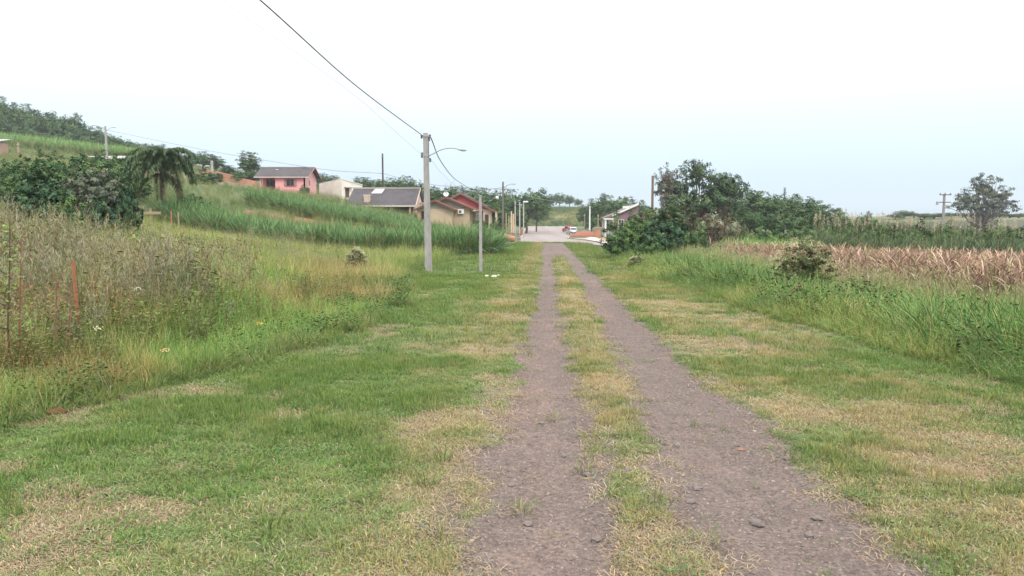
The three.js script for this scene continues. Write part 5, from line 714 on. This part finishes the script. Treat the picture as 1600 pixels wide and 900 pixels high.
  sapling('leafy brown stemmed sapling left of the red stake', 78, 9.0, 438, [0.22, 0.12, 0.08], [[0.13, 0.15, 0.06], [0.18, 0.13, 0.08]], 60, 0.07, 803, 0.35);
  sapling('sparse sapling with dark curled leaves right beside the red stake', 100, 9.3, 440, [0.24, 0.12, 0.08], [[0.07, 0.08, 0.05], [0.12, 0.1, 0.06]], 34, 0.07, 804, 0.35);
  const fl = (px, D, h, c, label) => { const x = site(px, D), P = new Plant(), Q = new Plant(), Rr = rng(px); Q.limb([[0, 0, 0], [0.02, h * 0.6, 0], [0, h, 0.02]], 0.005, 0.003, 4); for (let k = 0; k < 14; k++) P.leaf([(Rr() - 0.5) * 0.09, h + (Rr() - 0.5) * 0.04, (Rr() - 0.5) * 0.09], [0, 0.8, 0.6], 0.022, 0.014, vary(Rr, c, 0.1), Rr); const o = thing('wildflower', label, 'wildflower', at(x, D)); part(o, 'stem', Q.build(), mat(0.1, 0.16, 0.05)); part(o, 'flower_head', P.build(), M.leaf); };
  fl(147, 8.6, 0.72, [0.5, 0.5, 0.3], 'pale cream wildflower in front of the red stake'); fl(402, 10.6, 0.5, [0.55, 0.4, 0.06], 'yellow wildflower low on the left bank'); fl(210, 10.6, 1.0, [0.45, 0.45, 0.4], 'small white wildflower among the seeding grass'); fl(252, 8.9, 0.42, [0.6, 0.38, 0.2], 'pale orange wildflower on the left bank');
}
// --- lawn
{
  const lg = [tuft(11, 16, 0.06, 0.03, 0.075, 0.3, 1.1, 0.0055, 2, [W3], [1.5, 1.25, 1]).build(), tuft(12, 16, 0.06, 0.025, 0.06, 0.5, 1.25, 0.006, 2, [W3]).build(), tuft(13, 13, 0.05, 0.04, 0.11, 0.2, 0.9, 0.0055, 3, [W3], [1.6, 1.3, 1]).build()];
  const straw = [tuft(14, 12, 0.07, 0.04, 0.09, 0.95, 1.3, 0.004, 2, [W3]).build()];
  const lush = [0.125, 0.205, 0.06], mid = [0.19, 0.238, 0.088], pale = [0.28, 0.27, 0.12], hay = [0.4, 0.335, 0.2];
  const shade = (d, R) => { const c = d < 0.33 ? lush.map((v, k) => lerp(v, mid[k], d / 0.33)) : d < 0.62 ? mid.map((v, k) => lerp(v, pale[k], (d - 0.33) / 0.29)) : pale.map((v, k) => lerp(v, hay[k], clamp((d - 0.62) / 0.3))); return vary(R, c, 0.18); };
  const lawnAt = (d0, d1, sc) => (R) => {
    const D = Math.sqrt(lerp(d0 * d0, d1 * d1, R())), half = Math.min(D * 0.7 + 0.6, 9), x = (R() * 2 - 1) * half;
    if (x < edgeL(D) - 0.5 || x > edgeR(D) + 0.5) return null;
    const b = bare(x, D); if (b > 0.1 && R() < Math.min(0.985, b * 1.25)) return null;
    const sp = strawPatch(x, D); if (R() < sp * 0.72) return null;
    const d = dry(x, D), s = x - roadC(D);
    return { x, D, s: sc * (0.55 + 0.6 * R() + 0.5 * R() * R()) * (1.15 - 0.4 * d) * (1 - 0.35 * b), c: shade(clamp(d + 0.1 * (R() - 0.5)), R), v: R() < 0.4 ? 0 : R() < 0.6 ? 1 : 2, h: 0.55 + 1.0 * sst(0.25, 0.8, fbm(x * 1.1 + 60, D * 1.0, 3)) };
  };
  scatter('lawn_grass', lg, grassMat, 'short mown grass beside and between the ruts', 'grass', 62000, lawnAt(3.2, 11, 0.95));
  scatter('lawn_grass', lg, grassMat, 'short mown grass beside and between the ruts', 'grass', 70000, lawnAt(11, 30, 1.5));
  scatter('lawn_grass', lg, grassMat, 'short mown grass beside and between the ruts', 'grass', 42000, lawnAt(30, 86, 2.6));
  scatter('dry_thatch', straw, grassMat, 'dry straw and cut grass lying on the lawn', 'straw', 52000, (R) => {
    const D = 3.2 + 20 * R() * R(), half = Math.min(D * 0.7 + 0.6, 9), x = (R() * 2 - 1) * half;
    if (x < edgeL(D) - 0.6 || x > edgeR(D) + 0.3) return null;
    const b = bare(x, D), sp = Math.max(strawPatch(x, D), dry(x, D) - 0.25); if (R() > 0.12 + sp || R() < b * 1.05) return null;
    return { x, D, s: (0.8 + 0.8 * R()) * (1 + D * 0.03), c: vary(R, pick(R, [[0.42, 0.35, 0.22], [0.34, 0.27, 0.17], [0.3, 0.22, 0.14]]), 0.2) };
  });
  scatter('lawn_weeds', G.vine, M.leaf, 'small flat broad leaved weeds in the lawn', 'weeds', 1700, (R) => { const D = 3.3 + 14 * R() ** 1.5, x = (R() * 2 - 1) * (D * 0.7 + 0.5); if (x < edgeL(D) || x > edgeR(D) || bare(x, D) > 0.3 || fbm(x * 1.3 + 7, D * 1.3, 2) < 0.5) return null; return { x, D, s: 0.22 + 0.2 * R(), h: 0.35, c: vary(R, [1.3, 1.25, 1.2], 0.25) }; });
  // taller tufts standing in the lawn, one by one
  const tg = [tuft(21, 34, 0.07, 0.09, 0.22, 0.15, 0.9, 0.007, 3, [[0.13, 0.22, 0.05], [0.17, 0.24, 0.06]], [0.3, 0.26, 0.12]).build(), tuft(22, 30, 0.09, 0.07, 0.17, 0.3, 1.1, 0.007, 3, [[0.2, 0.22, 0.08], [0.34, 0.28, 0.14], [0.13, 0.2, 0.05]]).build()];
  const green = [[-0.96, 5.0], [-1.5, 4.6], [-0.55, 5.9], [-4.7, 8.0], [-2.0, 5.6], [-3.0, 5.1], [4.6, 7.4], [5.1, 8.4], [-1.9, 7.3], [-0.62, 5.35], [4.9, 10.5], [-2.6, 6.6], [-3.4, 9.3], [4.3, 9.2]];
  green.forEach(([x, D], k) => single('grass_tuft', tg[0], grassMat, 'upright fresh green grass tuft in the mown lawn', 'grass tuft', at(x, D, -0.004), k * 1.7, 'green tufts in the lawn'));
  const yel = [[0.75, 4.6], [0.95, 5.0], [1.12, 4.35], [0.55, 5.7], [0.7, 6.6], [0.05, 4.9], [0.98, 6.1], [-0.45, 4.45], [2.6, 4.4], [0.85, 8.1], [0.42, 7.3]];
  yel.forEach(([x, D], k) => single('grass_tuft', tg[1], grassMat, 'low yellowish grass tuft on the gravel of the track', 'grass tuft', at(x, D, -0.004), k * 1.7, 'dry tufts on the track'));
}
// --- gravel and stones
{
  const stoneGeo = (seed, fl = 0.7) => { const R = rng(seed), g = new THREE.IcosahedronGeometry(1, 1), p = g.attributes.position, m = new Map(); for (let k = 0; k < p.count; k++) { const key = [p.getX(k), p.getY(k), p.getZ(k)].map(v => v.toFixed(3)).join(); if (!m.has(key)) m.set(key, 0.72 + 0.5 * R()); const q = m.get(key); p.setXYZ(k, p.getX(k) * q * 1.15, p.getY(k) * q * fl, p.getZ(k) * q); } g.computeVertexNormals(); return g; };
  const sg = [1, 2, 3, 4].map(k => { const g = new THREE.OctahedronGeometry(1, 1), R = rng(k * 7), p = g.attributes.position, m = new Map(); for (let i = 0; i < p.count; i++) { const key = [p.getX(i), p.getY(i), p.getZ(i)].map(v => v.toFixed(3)).join(); if (!m.has(key)) m.set(key, 0.65 + 0.6 * R()); const q = m.get(key); p.setXYZ(i, p.getX(i) * q * 1.2, p.getY(i) * q * 0.6, p.getZ(i) * q); } g.computeVertexNormals(); return g; });
  const stoneMat = mat(1, 1, 1, { roughness: 0.95, bumpMap: rep(mottled, 6), bumpScale: 0.003 });
  const tones = [[0.15, 0.12, 0.11], [0.185, 0.145, 0.13], [0.115, 0.096, 0.092], [0.22, 0.175, 0.155], [0.17, 0.118, 0.1], [0.26, 0.22, 0.19]];
  scatter('gravel', sg, stoneMat, 'loose grey and purplish gravel on the track', 'gravel', 120000, (R) => {
    const D = 3.3 + 22 * R() ** 1.7, s = -1.1 + 3.7 * R(), x = s + roadC(D), b = bare(x, D); const ed = 4 * b * (1 - b); if (R() > (b + 0.35 * ed) * (0.2 + 1.1 * fbm(x * 1.4, D * 1.4, 3))) return null;
    const z = 0.0028 + 0.008 * R() ** 4 + (R() < 0.012 ? 0.012 * R() : 0) + D * 0.00012 + ed * 0.006 * R() * R(); return { x, D, s: z, up: z * 0.12, c: vary(R, pick(R, tones), 0.16) };
  });
  const big = stoneGeo(5), big2 = stoneGeo(9, 0.5);
  const spots = [[0.56, 5.6, 0.028], [0.1, 4.7, 0.03], [0.42, 6.1, 0.026], [1.32, 5.3, 0.032], [1.55, 4.7, 0.04], [1.2, 5.0, 0.03], [1.8, 4.5, 0.028], [0.92, 6.6, 0.03], [0.86, 5.6, 0.026], [1.95, 4.75, 0.03], [0.5, 4.4, 0.03], [0.28, 7.2, 0.028], [1.4, 6.4, 0.03], [1.05, 7.4, 0.03], [2.2, 6.0, 0.03], [0.0, 5.4, 0.026]];
  const rockMat = mat(0.2, 0.17, 0.16, { roughness: 0.95, map: rep(mottled, 3), bumpMap: rep(mottled, 6), bumpScale: 0.004 });
  spots.forEach(([x, D, r], k) => single('stone', (k % 2 ? big2 : big), rockMat, 'grey stone lying loose on the gravel track', 'stone', at(x, D, r * 0.3), k * 1.3, 'loose stones on the track').scale.setScalar(r));
  const orange = mat(0.3, 0.16, 0.11, { roughness: 0.95, map: rep(mottled, 3) });
  [[1.93, 6.3, 0.024], [2.62, 5.3, 0.034]].forEach(([x, D, r], k) => single('brick_shard', big2, orange, 'flat orange brick shard pressed into the verge', 'brick shard', at(x, D, r * 0.16), k, 'brick shards').scale.set(r * 1.3, r * 0.7, r));
  const white = mat(0.6, 0.56, 0.5);
  [[-0.66, 27.5, 0.1], [-0.92, 27.9, 0.08], [-0.5, 28.2, 0.07]].forEach(([x, D, r], k) => single('pale_rock', big, white, 'pale rock on the lawn edge beyond the concrete street pole', 'rock', at(x, D, r * 0.3), k * 2, 'pale rocks near the post').scale.setScalar(r));
  const earth = mat(0.22, 0.1, 0.055, { roughness: 1, map: rep(mottled, 3), bumpMap: rep(mottled, 8), bumpScale: 0.02 });
  single('earth_clod', big, earth, 'reddish brown clod of earth in straw below the weeds', 'earth clod', at(-4.55, 7.5, 0.03), 0.4).scale.set(0.09, 0.06, 0.07);
  single('branch', tube([[0, 0.02, 0], [0.2, 0.2, -0.1], [0.36, 0.42, -0.14], [0.6, 0.62, -0.2]], 0.022, 12, 6), mat(0.24, 0.13, 0.08, { map: rep(streaky, 3) }), 'brown dead branch leaning in the grass bank', 'branch', at(5.75, 16.5), 0);
}
renderer.render(scene, camera);
